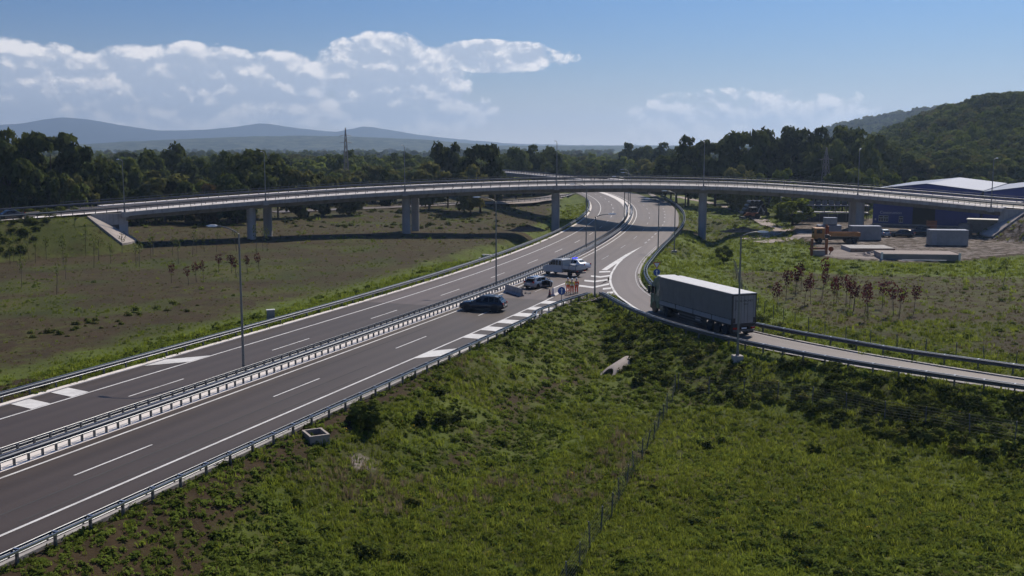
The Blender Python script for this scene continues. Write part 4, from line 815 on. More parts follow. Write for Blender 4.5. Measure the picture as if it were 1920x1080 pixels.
# ------------------------------------------------------------------ people in hi-vis at the barrier
def skin_mesh(name, verts, edges_, radii, root, m, parent, sub=2):
    me = bpy.data.meshes.new(name); me.from_pydata(verts, edges_, []); o = obj(name, me, m, parent)
    sk = o.modifiers.new('skin', 'SKIN'); sk.use_smooth_shade = True
    for k, (d, r) in enumerate(zip(me.skin_vertices[0].data, radii)): d.radius = (r, r) if not isinstance(r, tuple) else r; d.use_root = (k == root)
    su = o.modifiers.new('sub', 'SUBSURF'); su.levels = su.render_levels = sub; return o
def person(label, loc, rz, top, legs, arm=0.0, step=.0, helmet=True):
    p = thing('person', label, 'person', loc, rz, 'road workers in high visibility clothing')
    V = [(0, 0, .93), (0, 0, 1.16), (0, 0, 1.38), (0, 0, 1.52), (.02, 0, 1.60), (.02, 0, 1.72),
         (0, .11, .90), (.03 + step, .12, .50), (step, .12, .09), (.16 + step, .13, .04), (0, -.11, .90), (.03 - step, -.12, .50), (-step, -.12, .09), (.16 - step, -.13, .04),
         (0, .20, 1.40), (-.02, .27, 1.12), (.10 + arm, .25, .90), (.14 + arm, .24, .82), (0, -.20, 1.40), (-.02, -.27, 1.12), (.14, -.24, .92), (.19, -.23, .84)]
    E_ = [(0, 1), (1, 2), (2, 3), (3, 4), (4, 5), (0, 6), (6, 7), (7, 8), (8, 9), (0, 10), (10, 11), (11, 12), (12, 13), (2, 14), (14, 15), (15, 16), (16, 17), (2, 18), (18, 19), (19, 20), (20, 21)]
    rad = [(.13, .10), (.14, .10), (.16, .10), .055, .085, .085, .085, .06, .045, .045, .085, .06, .045, .045, .06, .045, .035, .03, .06, .045, .035, .03]
    b = skin_mesh('body', V, E_, rad, 0, MT['skin'], p)
    V2 = [(0, 0, .95), (0, 0, 1.16), (0, 0, 1.42), (0, .21, 1.40), (-.02, .28, 1.12), (.06 + arm * .6, .26, .98), (0, -.21, 1.40), (-.02, -.28, 1.12), (.08, -.26, 1.0)]
    skin_mesh('jacket', V2, [(0, 1), (1, 2), (2, 3), (3, 4), (4, 5), (2, 6), (6, 7), (7, 8)], [(.17, .13), (.17, .13), (.17, .12), .082, .064, .055, .082, .064, .055], 0, MT[top], p)
    V3 = [(0, 0, .95), (0, .11, .88), (.03 + step, .12, .5), (step, .12, .14), (0, -.11, .88), (.03 - step, -.12, .5), (-step, -.12, .14)]
    skin_mesh('trousers', V3, [(0, 1), (1, 2), (2, 3), (0, 4), (4, 5), (5, 6)], [(.15, .12), .105, .085, .075, .105, .085, .075], 0, MT[legs], p)
    for s, st in ((1, step), (-1, -step)): MB().box((.05 + st, s * .125, .05), (.28, .10, .10)).build('boot', MT['black'], p, bevel=.03)
    for z in (1.08, 1.2): MB().lathe([(.175, -.025), (.178, .025)], 14, 'z', (0, 0, z)).build('reflective_band', MT['signwhite'], p)
    if helmet:
        MB().lathe([(.135, 1.70), (.128, 1.74), (.11, 1.80), (.07, 1.845), (.01, 1.86)], 14, c=(.02, 0, 0)).build('helmet', MT['helmet'], p, True)
    else: MB().lathe([(.098, 1.63), (.108, 1.70), (.095, 1.77), (.05, 1.81), (.01, 1.815)], 14, c=(.01, 0, 0)).build('hair', MT['black'], p, True)
    for s in (-1, 1): MB().box((.105, s * .035, 1.665), (.012, .022, .012)).build('eye', MT['black'], b)
    MB().box((.115, 0, 1.635), (.03, .022, .035), top=.5).build('nose', MT['skin'], b)
    for s in (-1, 1): MB().box((.015, s * .092, 1.65), (.04, .02, .06)).build('ear', MT['skin'], b)
    for s, a in ((1, arm), (-1, .05)):
        for k in range(4): MB().tube([(.145 + a * (s > 0) + (k - 1.5) * .018 + (.05 if s < 0 else 0), s * .24, .80), (.155 + a * (s > 0) + (k - 1.5) * .018 + (.05 if s < 0 else 0), s * .235, .74 - .008 * (1.5 - abs(k - 1.5)))], .009, 5).build('finger', MT['skin'], b)
        MB().tube([(.12 + a * (s > 0) + (.05 if s < 0 else 0), s * .225, .83), (.17 + a * (s > 0) + (.05 if s < 0 else 0), s * .20, .79)], .011, 5).build('thumb', MT['skin'], b)
    return p
person('worker on the left of the three, with a yellow vest', (6.62, 121.3, .02), R(100), 'yellow', 'orange', .04, .05)
person('worker in the middle of the three, broadest in a yellow orange jacket', (7.05, 120.55, .02), R(80), 'yellow', 'orange', .1, -.06)
person('worker on the right of the three, all in orange', (7.62, 121.1, .02), R(120), 'orange', 'orange', .02, .04)

# ------------------------------------------------------------------ things on the road
JP = [(-.30, 0), (.30, 0), (.30, .08), (.13, .30), (.085, .95), (-.085, .95), (-.13, .30), (-.30, .08)]
def jersey(label, a, b, m='concrete', red=False, cat='barrier', group=None, h=1.0):
    a, b = Vector((*a, 0)), Vector((*b, 0)); ln = (b - a).length; t = thing('concrete_barrier', label, cat, (a + b) / 2, math.atan2((b - a).y, (b - a).x), group)
    MB().loft([[(x, u, z * h) for u, z in JP] for x in (-ln / 2, ln / 2)]).build('barrier_block', MT[m], t, bevel=.02)
    for x in (-ln / 2 + .12, ln / 2 - .12): MB().box((x, 0, .96 * h), (.08, .1, .05)).build('lifting_loop', MT['galv_dark'], t)
    for x in (-ln * .25, ln * .25): MB().box((x, 0, .04), (.5, .606, .07)).build('forklift_slot', MT['black'], t)
    if red:
        for k in range(1, 5, 2): MB().loft([[(x, u * 1.02, z * h + .004) for u, z in JP[2:7]] for x in (-ln / 2 + ln * k / 5, -ln / 2 + ln * (k + 1) / 5)]).build('red_band', MT['red'], t)
    return t
jersey('grey concrete barrier shoved out from the median behind the SUV', (-.75, 122.6), (1.15, 118.6))
jersey('white concrete barrier beside the blue arrow sign', (4.75, 118.9), (6.55, 123.8), 'concrete_pale')
cn = thing('traffic_cone', 'dark tall traffic cone at the end of the white barrier', 'traffic cone', (4.35, 118.2, .012))
MB().box((0, 0, .03), (.52, .52, .06)).build('base', MT['black'], cn, bevel=.01); MB().lathe([(.20, .06), (.13, .38), (.13, .381), (.03, .95), (.01, .96)], 14).build('cone', MT['black'], cn)
for z0, z1, r0, r1 in ((.30, .44, .158, .125), (.58, .70, .10, .078)): MB().lathe([(r0, z0), (r1, z1)], 14).build('reflective_band', MT['redlamp'], cn)
def sign(label, loc, rz, kinds, h, cat='road sign'):
    t = thing('road_sign', label, cat, loc, rz); MB().tube([(0, .05, -.3), (0, .05, h + .2)], .035, 8).build('sign_post', MT['galv'], t)
    for kind, z, d in kinds:
        if kind == 'arrow':
            p = MB().lathe([(d / 2, -.012), (d / 2, .012)], 28, 'y', (0, 0, z)).build('sign_disc', MT['signblue'], t)
            MB().lathe([(d / 2 + .02, .0121), (d / 2 + .02, .02)], 28, 'y', (0, 0, z)).build('sign_rim', MT['signgrey'], t)
            m = MB(); q = [(-.055, -.30), (.055, -.30), (.055, .10), (.16, .10), (0, .33), (-.16, .10), (-.055, .10)]; m.loft([[(x * d / .85, -.0135, z + y * d / .85) for x, y in q], [(x * d / .85, -.019, z + y * d / .85) for x, y in q]]).build('arrow', MT['signwhite'], t)
        else:
            for k, (sc, mm, yy) in enumerate(((1, 'red', .006), (.70, 'signwhite', -.009))):
                q = [(-d / 2 * sc, d * .289 * sc), (d / 2 * sc, d * .289 * sc), (0, -d * .577 * sc)]; MB().loft([[(x, yy - .008, z + y) for x, y in q], [(x, yy + .008, z + y) for x, y in q]]).build('sign_border' if k == 0 else 'sign_face', MT[mm], t)
    return t
sign('round blue arrow sign in front of the white barrier', (5.35, 110.4, -.15), R(2), [('arrow', 1.95, .82)], 2.2)
sign('yield triangle over a round blue arrow sign behind the truck cab', (17.75, 126.0, -.2), R(6), [('arrow', 2.12, .82), ('yield', 3.08, .95)], 3.3)
cab_ = thing('utility_cabinet', 'white utility cabinet behind the far guard rail', 'cabinet', (-24.0, 101.6, -.35), R(18))
MB().b2(-.38, .38, -.24, .24, .1, 1.45).build('housing', MT['offwhite'], cab_, bevel=.015); MB().b2(-.42, .42, -.28, .28, 1.45, 1.52).build('roof', MT['white'], cab_); MB().b2(-.42, .42, -.28, .28, -.2, .1).build('plinth', MT['concrete'], cab_)
MB().b2(-.33, .33, -.252, -.241, .2, 1.38).build('door', MT['offwhite'], cab_); MB().box((.24, -.262, .8), (.04, .03, .14)).build('handle', MT['black'], cab_)
dr = thing('debris', 'small broken car parts lying beside the grey barrier', 'debris', (1.5, 120.6, .012))
for k in range(9): MB().box((random.uniform(-.6, .9), random.uniform(-.7, 1.2), .05), (random.uniform(.1, .4), random.uniform(.08, .25), random.uniform(.03, .1)), random.uniform(0, 3)).build('fragment', MT[random.choice(['black', 'silver', 'offwhite'])], dr)
bp_ = thing('detached_bumper', 'black bumper lying behind the silver hatchback', 'debris', (.9, 125.3, .02), R(10)); MB().box((0, 0, .08), (1.1, .25, .16)).build('bumper_shell', MT['black'], bp_, bevel=.05)
# open concrete drain box in the verge
MT['rim_concrete'] = mat('weathered_rim', (.34, .295, .265), .9, var=.15); MT['old_concrete'] = mat('old_concrete', (.27, .235, .21), .9, var=.2, scale=2, dirt=(.13, .11, .09, .6))
db = thing('drain_box', 'open topped concrete drain box in the bare verge', 'drain', (-11.75, 60.2, gz(-11.75, 60.2) - .42), R(-62)); db.scale = (.85, .85, .85)
for a in ((-.95, .95, -.70, -.58), (-.95, .95, .58, .70), (-.95, -.83, -.58, .58), (.83, .95, -.58, .58)): MB().b2(*a, -.3, .92).build('wall', MT['old_concrete'], db)
for a in ((-.97, .97, -.72, -.56), (-.97, .97, .56, .72), (-.97, -.81, -.56, .56), (.81, .97, -.56, .56)): MB().b2(*a, .92, .98).build('rim', MT['rim_concrete'], db)
MB().b2(-.83, .83, -.58, .58, -.3, .1).build('floor', MT['concrete'], db)
# culvert mouth: a mitred concrete pipe in the slope
cv = thing('culvert', 'concrete culvert mouth with a dark arched opening in the hollow', 'culvert', (8.6, 89.9, gz(8.6, 89.9) - .05), R(-122))
ro_, ri_, seg = .70, .52, 20; ring = lambda r, x, dz=0: [(x(k), r * math.cos(2 * PI * k / seg), r * math.sin(2 * PI * k / seg) + dz) for k in range(seg)]
xs = lambda r: (lambda k: 1.2 - 2.4 * (r * math.sin(2 * PI * k / seg) + .2))
MB().loft([ring(ro_, lambda k: -4.0), ring(ro_, xs(ro_)), ring(ri_, xs(ri_)), ring(ri_, lambda k: -3.8)], cap=False).build('pipe', MT['rim_concrete'], cv, True); MB().lathe([(ri_ + .03, -3.6), (.01, -3.6)], 20, 'x').build('pipe_dark', MT['dark'], cv)
cv.rotation_euler.y = R(6)
hw_ = thing('headwall', 'small white culvert headwall in the left ditch', 'culvert', (-3.5, 173.2, gz(-3.5, 173.2)), R(70)); MB().b2(-.2, .2, -1.6, 1.6, -1, 1.0).build('wall', MT['concrete_pale'], hw_); MB().b2(-1.6, -.2, -1.6, -1.3, -1, .6).build('wing', MT['concrete_pale'], hw_); MB().b2(-1.6, -.2, 1.3, 1.6, -1, .6).build('wing', MT['concrete_pale'], hw_)

# ------------------------------------------------------------------ wire fences
fp_m = MB().box((0, 0, .66), (.055, .055, 1.65)).mesh('fence_post'); fp_m.materials.append(MT['post'])
MT['wire'] = mat('fence_wire', (.095, .105, .075), .7, metal=.1, var=.15)
def fence(label, P, sp=2.6):
    Q = resample(P, .5); f = thing('wire_fence', label, 'fence'); d = np.r_[0, np.cumsum(np.hypot(*(Q[1:] - Q[:-1]).T))]; pts = []
    for q in np.arange(0, d[-1], sp):
        x, y = np.interp(q, d, Q[:, 0]), np.interp(q, d, Q[:, 1]); x += random.uniform(-.07, .07); pts.append((x, y, gz(x, y)))
        o = obj('fence_post', fp_m, None, f); o.location = pts[-1]; o.rotation_euler = (random.gauss(0, .05), random.gauss(0, .05), random.uniform(0, 1))
    for h in np.arange(.25, 1.5, .2): MB().tube([(p[0], p[1], p[2] + h + random.uniform(-.03, .03)) for p in pts], .006, 3, False).build('wire', MT['wire'], f)
    m = MB()
    for a, b in zip(pts, pts[1:]):
        n = int(math.dist(a, b) / .5)
        for k in range(n): t = k / n; x, y, z = (lerp(a[j], b[j], t) for j in range(3)); m.box((x, y, z + .82), (.006, .006, 1.25))
    s = m.build('vertical_wires', MT['wire'], f); s['kind'] = 'stuff'
    return f
fence('wire mesh fence running down through the foreground field', [(13.4, 83), (11.3, 75.5), (9.6, 69.5), (8.0, 63.8), (6.3, 58.2), (3.1, 47.3), (1, 40)])
fence('wire fence along the foot of the slip road embankment', [(13.6, 83.2), (16.0, 81.2), (18.9, 79.2), (21.6, 76.8), (24.2, 74.0), (26.8, 71.3), (29.7, 68.8), (33.0, 65.8), (40, 60)], 2.9)
fence('wire fence between the slip road and the sapling field', [(42, 79), (39.9, 81.3), (36.4, 86), (32.8, 89.9), (29.0, 96), (27.2, 104), (26.6, 112), (27.6, 122), (29.8, 135), (32.6, 151)], 2.6)

# ------------------------------------------------------------------ construction yard
ax = Vector((.507, .862, 0)); ac = Vector((.862, -.507, 0)); FZ = math.atan2(ac.y, ac.x)
def hall(label, corner, W, D, eave, apex, fn):
    b = thing('industrial_hall', label, 'building', (*corner, -.05), FZ)      # local x along the gable front, y to the back
    fr = MB(); q = [(0, 0), (W, 0), (W, eave), (W / 2, apex), (0, eave)]
    MB().loft([[(x, 0, z) for x, z in q], [(x, .25, z) for x, z in q]]).build('front_wall', MT['buildblue'], b)
    MB().loft([[(x, D - .25, z) for x, z in q], [(x, D, z) for x, z in q]]).build('back_wall', MT['buildblue'], b)
    for x in (0, W - .25): MB().b2(x, x + .25, .25, D - .25, 0, eave - .03).build('side_wall', MT['buildblue'], b)
    n = 12
    for s in (0, 1):
        for k in range(n):
            y0, y1 = -.25 + (D + .5) * k / n, -.25 + (D + .5) * (k + 1) / n - .04
            xa, xb = (-.3, W / 2) if s == 0 else (W + .3, W / 2); za, zb = eave + .02, apex + .08
            MB().loft([[(xa, y0, za), (xb, y0, zb), (xb, y0, zb + .1), (xa, y0, za + .1)], [(xa, y1, za), (xb, y1, zb), (xb, y1, zb + .1), (xa, y1, za + .1)]]).build('roof_sheet', MT['roofgrey'], b)
    for k in range(1, int(W / 1.1)): MB().b2(k * 1.1 - .03, k * 1.1 + .03, -.03, .0, .45, eave - .1).build('cladding_rib', MT['buildblue'], b)
    MB().b2(-.05, W + .05, -.12, -.001, -.3, .35).build('plinth', MT['concrete'], b)
    fn(b); return b
def win(b, x, z, w_, h_, nx_=1):
    for k in range(nx_):
        f = MB().b2(x + k * w_, x + (k + 1) * w_ - .06, -.10, -.035, z, z + h_).build('window', MT['white'], b)
        for a in ((.10, .44, .1, .58), (.54, .90, .1, .58), (.10, .90, .68, .92)): MB().b2(x + k * w_ + a[0] * w_, x + k * w_ + a[1] * w_ - .03, -.115, -.101, z + a[2] * h_, z + a[3] * h_).build('pane', MT['glass'], f)
def front1(b):
    text('Construction', .86, MT['signwhite'], b, (1.5, -.06, 2.5), (R(90), 0, 0), .02)
    win(b, 1.3, .75, 1.05, 1.35, 2); win(b, 5.6, .65, .9, 1.4, 1)
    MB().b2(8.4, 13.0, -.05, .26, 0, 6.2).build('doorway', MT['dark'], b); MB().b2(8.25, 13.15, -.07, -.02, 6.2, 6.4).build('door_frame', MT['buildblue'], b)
    MB().box((.6, -.05, 1.2), (.3, .05, .4)).build('notice', MT['white'], b)
hall('blue hall with a Construction sign and an open dark doorway', (80.6, 231.2), 22, 52, 7.9, 9.15, front1)
def front2(b):
    for k in range(3): win(b, 3 + 5 * k, 1.0, 1.3, 1.1, 1)
    m = MB(); m.lathe([(1.3, -.02), (1.3, .02)], 20, 'y', (13, -.05, 6.8)).build('emblem_ring', MT['signwhite'], b); MB().lathe([(1.05, -.04), (1.05, .03)], 20, 'y', (13, -.05, 6.8)).build('emblem_field', MT['buildblue'], b)
    for a in range(3): MB().box((13, -.1, 6.8), (.16, .04, 2.2)).build('emblem_bar', MT['signwhite'], b).rotation_euler = (0, 0, 0)
    MB().b2(3.5, 4.6, -.06, -.01, .8, 2.2).build('notice', MT['white'], b)
hall('second blue hall at the right edge, next to the Construction hall', (99.9, 219.7), 26, 50, 7.7, 9.6, front2)
def container(label, loc, rz, ln, wd, h, m='offwhite', group=None, door=False):
    c = thing('container', label, 'container', loc, rz, group); MB().b2(-ln / 2, ln / 2, -wd / 2, wd / 2, .1, h).build('box', MT[m], c, bevel=.03)
    for k in range(int(ln / .6)): MB().b2(-ln / 2 + .25 + k * .6, -ln / 2 + .5 + k * .6, -wd / 2 - .03, -wd / 2, .25, h - .15).build('corrugation', MT[m], c)
    MB().b2(-ln / 2 - .03, ln / 2 + .03, -wd / 2 - .03, wd / 2 + .03, h, h + .08).build('roof', MT['roofgrey'], c)
    MB().b2(-ln / 2, ln / 2, -wd / 2, wd / 2, -.1, .1).build('skid', MT['black'], c)
    if door: MB().b2(-ln / 2 + .3, -ln / 2 + 1.1, -wd / 2 - .05, -wd / 2 - .031, .2, h - .3).build('door', MT['board'], c)
    return c
container('grey white container under the overpass pier, beside the parked cars', (65.6, 192.0, -.03), R(-4), 5.4, 2.4, 2.6, 'offwhite')
container('narrow grey container behind the yellow truck', (60.2, 196.3, -.03), R(-4), 4.2, 2.2, 2.4, 'offwhite')
container('small box standing on top of the narrow grey container', (60.4, 196.4, 2.5), R(-4), 2.2, 1.8, 1.3, 'offwhite')
container('white site cabin at the right end of the yard', (76.6, 181.6, -.03), R(-7), 6.4, 2.5, 2.7, 'offwhite', door=True)
yt = thing('flatbed_truck', 'old yellow flatbed truck with a folded crane', 'truck', (58.3, 186.4, -.03), R(176))
MB().b2(2.0, 3.9, -1.1, 1.1, .75, 2.75).build('cab', MT['truckyellow'], yt, bevel=.08); MB().b2(3.86, 3.93, -.95, .95, 1.75, 2.5).build('windscreen', MT['glass'], yt)
for s in (-1, 1):
    MB().b2(2.5, 3.5, s * 1.11 - .015, s * 1.11 + .015, 1.75, 2.45).build('side_window', MT['glass'], yt); MB().b2(-4.2, 1.0, s * 1.15 - .04, s * 1.15 + .04, 1.3, 1.95).build('side_board', MT['truckyellow'], yt)
    for x in (2.9, -2.2, -3.3): wheel(yt, x, s * .98, .5, .34, s, 'steel_rim')
MB().b2(-4.2, 1.0, -1.15, 1.15, 1.2, 1.3).build('load_bed', MT['wood'], yt); MB().b2(-4.25, -4.17, -1.15, 1.15, 1.3, 1.95).build('tailgate', MT['truckyellow'], yt); MB().b2(-4.2, 3.8, -.45, .45, .6, 1.15).build('chassis', MT['black'], yt)
MB().tube([(1.5, 0, 1.0), (1.5, 0, 3.3)], .2, 8).build('crane_column', MT['orangeframe'], yt); MB().tube([(1.5, 0, 3.3), (1.3, .7, 1.9), (1.4, .9, 3.1)], .13, 8).build('crane_arm', MT['orangeframe'], yt); MB().b2(1.1, 1.9, -.9, .9, 1.0, 1.5).build('crane_base', MT['black'], yt)
of = thing('steel_frame', 'rusty orange steel trestle frame standing in the grass', 'frame', (49.6, 166.5, -.1), R(-4))
for x in (-1.15, 1.15): MB().b2(x - .2, x + .2, -.2, .2, -.2, 2.6).build('upright', MT['orangeframe'], of)
MB().b2(-.95, .95, -.15, .15, .85, 1.15).build('crossbar', MT['orangeframe'], of); MB().b2(-1.6, -1.35, -.1, .1, .85, 1.1).build('stub', MT['orangeframe'], of); MB().lathe([(.42, -.08), (.42, .08), (.28, .08), (.28, -.08)], 16, 'y', (1.9, 0, .9)).build('ring', MT['orangeframe'], of); MB().tube([(1.9, 0, .5), (1.6, 0, -.2)], .08, 6).build('brace', MT['orangeframe'], of)
MB().b2(-.9, .9, -.5, .5, -.1, .7).build('counterweight', MT['gravel'], of)
sl = thing('concrete_slab', 'long raised concrete slab with white end posts at the yard edge', 'slab', (62.9, 158.6, -.05), R(-7.2))
MB().b2(-5.8, 5.8, 0, 5.5, -.1, .85).build('slab', MT['gravel'], sl); MB().b2(-5.8, 5.8, -.12, -.003, -.1, .8).build('face_board', MT['tarp'], sl)
for x in (-5.75, 5.75): MB().b2(x - .15, x + .15, -.3, -.13, -.1, 1.1).build('end_post', MT['white'], sl)
MB().b2(-3, 3.5, -1.4, -1.25, -.02, .12).build('loose_plank', MT['concrete_pale'], sl)
s2 = thing('concrete_slab', 'low dark concrete slab behind the rubble heap', 'slab', (59.6, 172.8, -.05), R(-3)); MB().b2(-3.6, 3.6, -3, 3, -.1, .65).build('slab', MT['concrete'], s2); MB().b2(-3.6, 3.6, -3.1, -3.003, -.1, .6).build('face_board', MT['wood'], s2)
def heap(label, loc, a, b, h, m, nm='rubble_heap', n=260):
    mm = MB(); K, J = 26, 10; rr = np.random.default_rng(int(abs(loc[0] * 10)))
    ring_ = []
    for j in range(J):
        f = j / (J - 1); ring_.append([(a * (1 - f) * math.cos(2 * PI * k / K) * (1 + .12 * rr.normal()), b * (1 - f) * math.sin(2 * PI * k / K) * (1 + .12 * rr.normal()), h * (f**.8) * (1 + .12 * rr.normal()) - .15) for k in range(K)])
    mm.loft(ring_)
    return tag(mm.build(nm, MT[m], None, loc=(*loc, 0)), label, 'heap')
heap('pale grey gravel heap between the slabs', (57.6, 164.6), 3.4, 2.2, .8, 'gravel'); heap('brown earth heap beside the pier left of the motorway', (3.2, 214.5), 3.8, 2.6, 1.2, 'soil', 'earth_heap'); heap('brown earth heap beside the pier right of the motorway', (47.5, 212.5), 4.6, 2.2, .9, 'soil', 'earth_heap')
jersey('red and white barrier between the cars in the yard', (82.0, 197.6), (85.0, 197.2), 'concrete_pale', True)
pr = thing('pallet_board', 'upright pale pallet board in front of the dark doorway', 'pallet', (86.3, 212.6, -.05), R(-25))
for k in range(6): MB().b2(-1, 1, -.03, .03, .3 + k * .32, .3 + k * .32 + .24).build('slat', MT['brick'], pr)
for x in (-.9, .9): MB().b2(x - .05, x + .05, .031, .10, 0, 2.3).build('post', MT['wood'], pr)
# open storage rack with materials, left of the hall
rk_ = thing('storage_rack', 'open steel storage rack with shelves of building materials', 'rack', (75.0, 249.0, -.05), R(-12))
for x in np.arange(-10, 10.1, 2.5):
    for y in (-1.5, 1.5): MB().b2(x - .07, x + .07, y - .07, y + .07, 0, 5.2).build('upright', MT['post'], rk_)
for z in (1.6, 3.3, 5.1): MB().b2(-10.2, 10.2, -1.7, 1.7, z, z + .12).build('shelf', MT['concrete_pale' if z != 5.1 else 'galv'], rk_)
ORDS = 'first second third fourth fifth sixth seventh eighth ninth tenth eleventh twelfth'.split()
def rows(label, loc, rz, n, ms, nm='material_stack', step=1.5):
    for k in range(n):
        mm = ms[k % len(ms)]; t = thing(nm, ORDS[k] + ' stack of building material from the left ' + label, 'stack', (loc[0] + math.cos(rz) * k * step, loc[1] + math.sin(rz) * k * step, loc[2]), rz, 'stacks ' + label)
        MB().b2(-.55, .55, -.5, .5, .12, random.uniform(.7, 1.2)).build('load', MT[mm], t, bevel=.02); MB().b2(-.6, .6, -.55, .55, 0, .12).build('pallet', MT['wood'], t)
rows('in front of the storage rack', (64.6, 243.5, -.05), R(-12), 11, ['brick', 'white', 'offwhite', 'brick', 'wood', 'white'])
rows('on the middle shelf of the rack', (66.2, 250.6, 3.37), R(-12), 12, ['offwhite', 'galv', 'board', 'offwhite'])
nf = thing('screened_fence', 'long dark screened fence before the storage rack', 'fence', (71.5, 237.0, -.05), R(-3))
for k in range(7): MB().b2(-7 + k * 2, -5.06 + k * 2, -.03, .03, .1, 2.0).build('screen_panel', MT['net'], nf); MB().b2(-7.04 + k * 2, -6.98 + k * 2, -.06, .06, 0, 2.1).build('post', MT['post'], nf)
tk = thing('material_shed', 'low white shed at the right rear of the yard', 'shed', (96, 209, -.05), R(-30)); MB().b2(-3.5, 3.5, -1.5, 1.5, 0, 2.6).build('walls', MT['offwhite'], tk); MB().b2(-3.7, 3.7, -1.7, 1.7, 2.6, 2.75).build('roof', MT['white'], tk); MB().b2(-1, .2, -1.52, -1.501, 0, 2.1).build('door', MT['board'], tk); MB().b2(1.2, 2.4, -1.52, -1.501, 1.1, 1.9).build('window', MT['glass'], tk)
sa = thing('sand_silo', 'squat beige silo bag by the right abutment', 'silo', (89.3, 203.6, -.05)); MB().lathe([(1.2, 0), (1.35, .2), (1.3, 1.9), (1.0, 2.3), (.1, 2.4)], 14).build('bag', MT['gravel'], sa, True); MB().lathe([(1.38, .9), (1.38, 1.0)], 14).build('strap', MT['board'], sa)
# backhoe on the dirt track beyond the pier
bh = thing('excavator', 'dark red backhoe loader on the dirt track beyond the overpass', 'excavator', (58.2, 250.5, -.1), R(200))
MB().b2(-1.3, 1.5, -.7, .7, .7, 1.5).build('chassis', MT['brick'], bh, bevel=.05); MB().b2(-.7, .6, -.65, .65, 1.5, 2.7).build('cab', MT['glass'], bh); MB().b2(-.8, .7, -.75, .75, 2.7, 2.82).build('cab_roof', MT['offwhite'], bh)
for s in (-1, 1): wheel(bh, -.9, s * .85, .68, .4, s, 'steel_rim'); wheel(bh, 1.2, s * .8, .5, .3, s, 'steel_rim')
MB().tube([(1.4, 0, 1.3), (2.2, 0, 1.0), (2.7, 0, .5)], .12, 6).build('loader_arm', MT['truckyellow'], bh); MB().b2(2.5, 3.1, -1.0, 1.0, .1, .6).build('bucket', MT['galv_dark'], bh); MB().tube([(-1.3, 0, 1.2), (-2.3, 0, 3.0), (-3.1, 0, 1.6)], .14, 6).build('digger_arm', MT['offwhite'], bh); MB().b2(-3.4, -2.9, -.3, .3, 1.0, 1.7).build('digger_bucket', MT['galv_dark'], bh)
lp = thing('log_pile', 'dark pile of scrap tyres and pipes beside the big bush', 'pile', (61.5, 262, -.1), R(5))
for j in range(4):
    for k in range(6 - j): MB().lathe([(.55, -1.6), (.55, 1.6), (.38, 1.6), (.38, -1.6)], 12, 'y', (-3 + k * 1.15 + j * .57, 0, .5 + j * .95)).build('pipe', MT['black'], lp)
# pale dirt tracks
def track(P, wd, label):
    Q = resample(P, 1.0); a, b = offs(Q, wd / 2), offs(Q, -wd / 2)
    for e in (a, b): e += RNG.normal(0, .18, e.shape)
    za = terrain(a[:, 0], a[:, 1])['z'] + .07; zb = terrain(b[:, 0], b[:, 1])['z'] + .07; mid = terrain(Q[:, 0], Q[:, 1])['z'] + .08; zz = np.maximum(np.maximum(za, zb), mid)
    t = strip('dirt_track', [(*p, z) for p, z in zip(a, zz)], [(*p, z) for p, z in zip(b, zz)], MT['gravel']); struct(t); tag(t, label)
track([(46, 203), (58, 222), (59.5, 240), (62, 262), (64.9, 293), (64, 338), (60, 380)], 3.4, 'pale dirt track winding away beyond the overpass')
track([(-14, 318), (2, 322), (9, 338), (15, 352)], 6, 'pale gravel yard beyond the overpass left of the motorway')
track([(47, 197), (52, 199.5), (60, 201), (70, 203)], 4, 'pale track from the yard under the overpass')
ch = [at(so(6.5, 205)[0] + k, -14.5 - .55 * k) for k in range(0, 14)]
# ------------------------------------------------------------------ lattice pylons
def pylon(label, loc, h, bw, tw, arms):
    t = thing('pylon', label, 'pylon', loc, R(20)); W_ = lambda z: lerp(bw, tw, min(1, z / (h * .78))) if z < h * .78 else lerp(tw, .12, (z - h * .78) / (h * .22))
    lv = list(np.linspace(0, h * .78, 9)) + [h * .86, h * .93, h]; m = MB(); c = lambda k, z: ((1 if k in (0, 3) else -1) * W_(z) / 2, (1 if k in (0, 1) else -1) * W_(z) / 2, z)
    for k in range(4): MB().tube([c(k, z) for z in lv], .10, 4).build('leg', MT['pylon'], t)
    for a, b in zip(lv, lv[1:]):
        m = MB()
        for k in range(4): j = (k + 1) % 4; m.tube([c(k, a), c(j, b)], .05, 4); m.tube([c(j, a), c(k, b)], .05, 4); m.tube([c(k, b), c(j, b)], .05, 4)
        m.build('bracing', MT['pylon'], t)
    for z in arms: MB().tube([(-2.2, 0, z), (0, 0, z + .5), (2.2, 0, z)], .07, 4).build('cross_arm', MT['pylon'], t)
    return t
pylon('lattice pylon rising above the trees left of the motorway', (-60.5, 380, -2), 26.0, 2.3, .8, (20.5, 23)); pylon('lattice pylon before the dark wood behind the right part of the overpass', (88, 292, -1), 18, 2.6, 1.0, (14.5,))

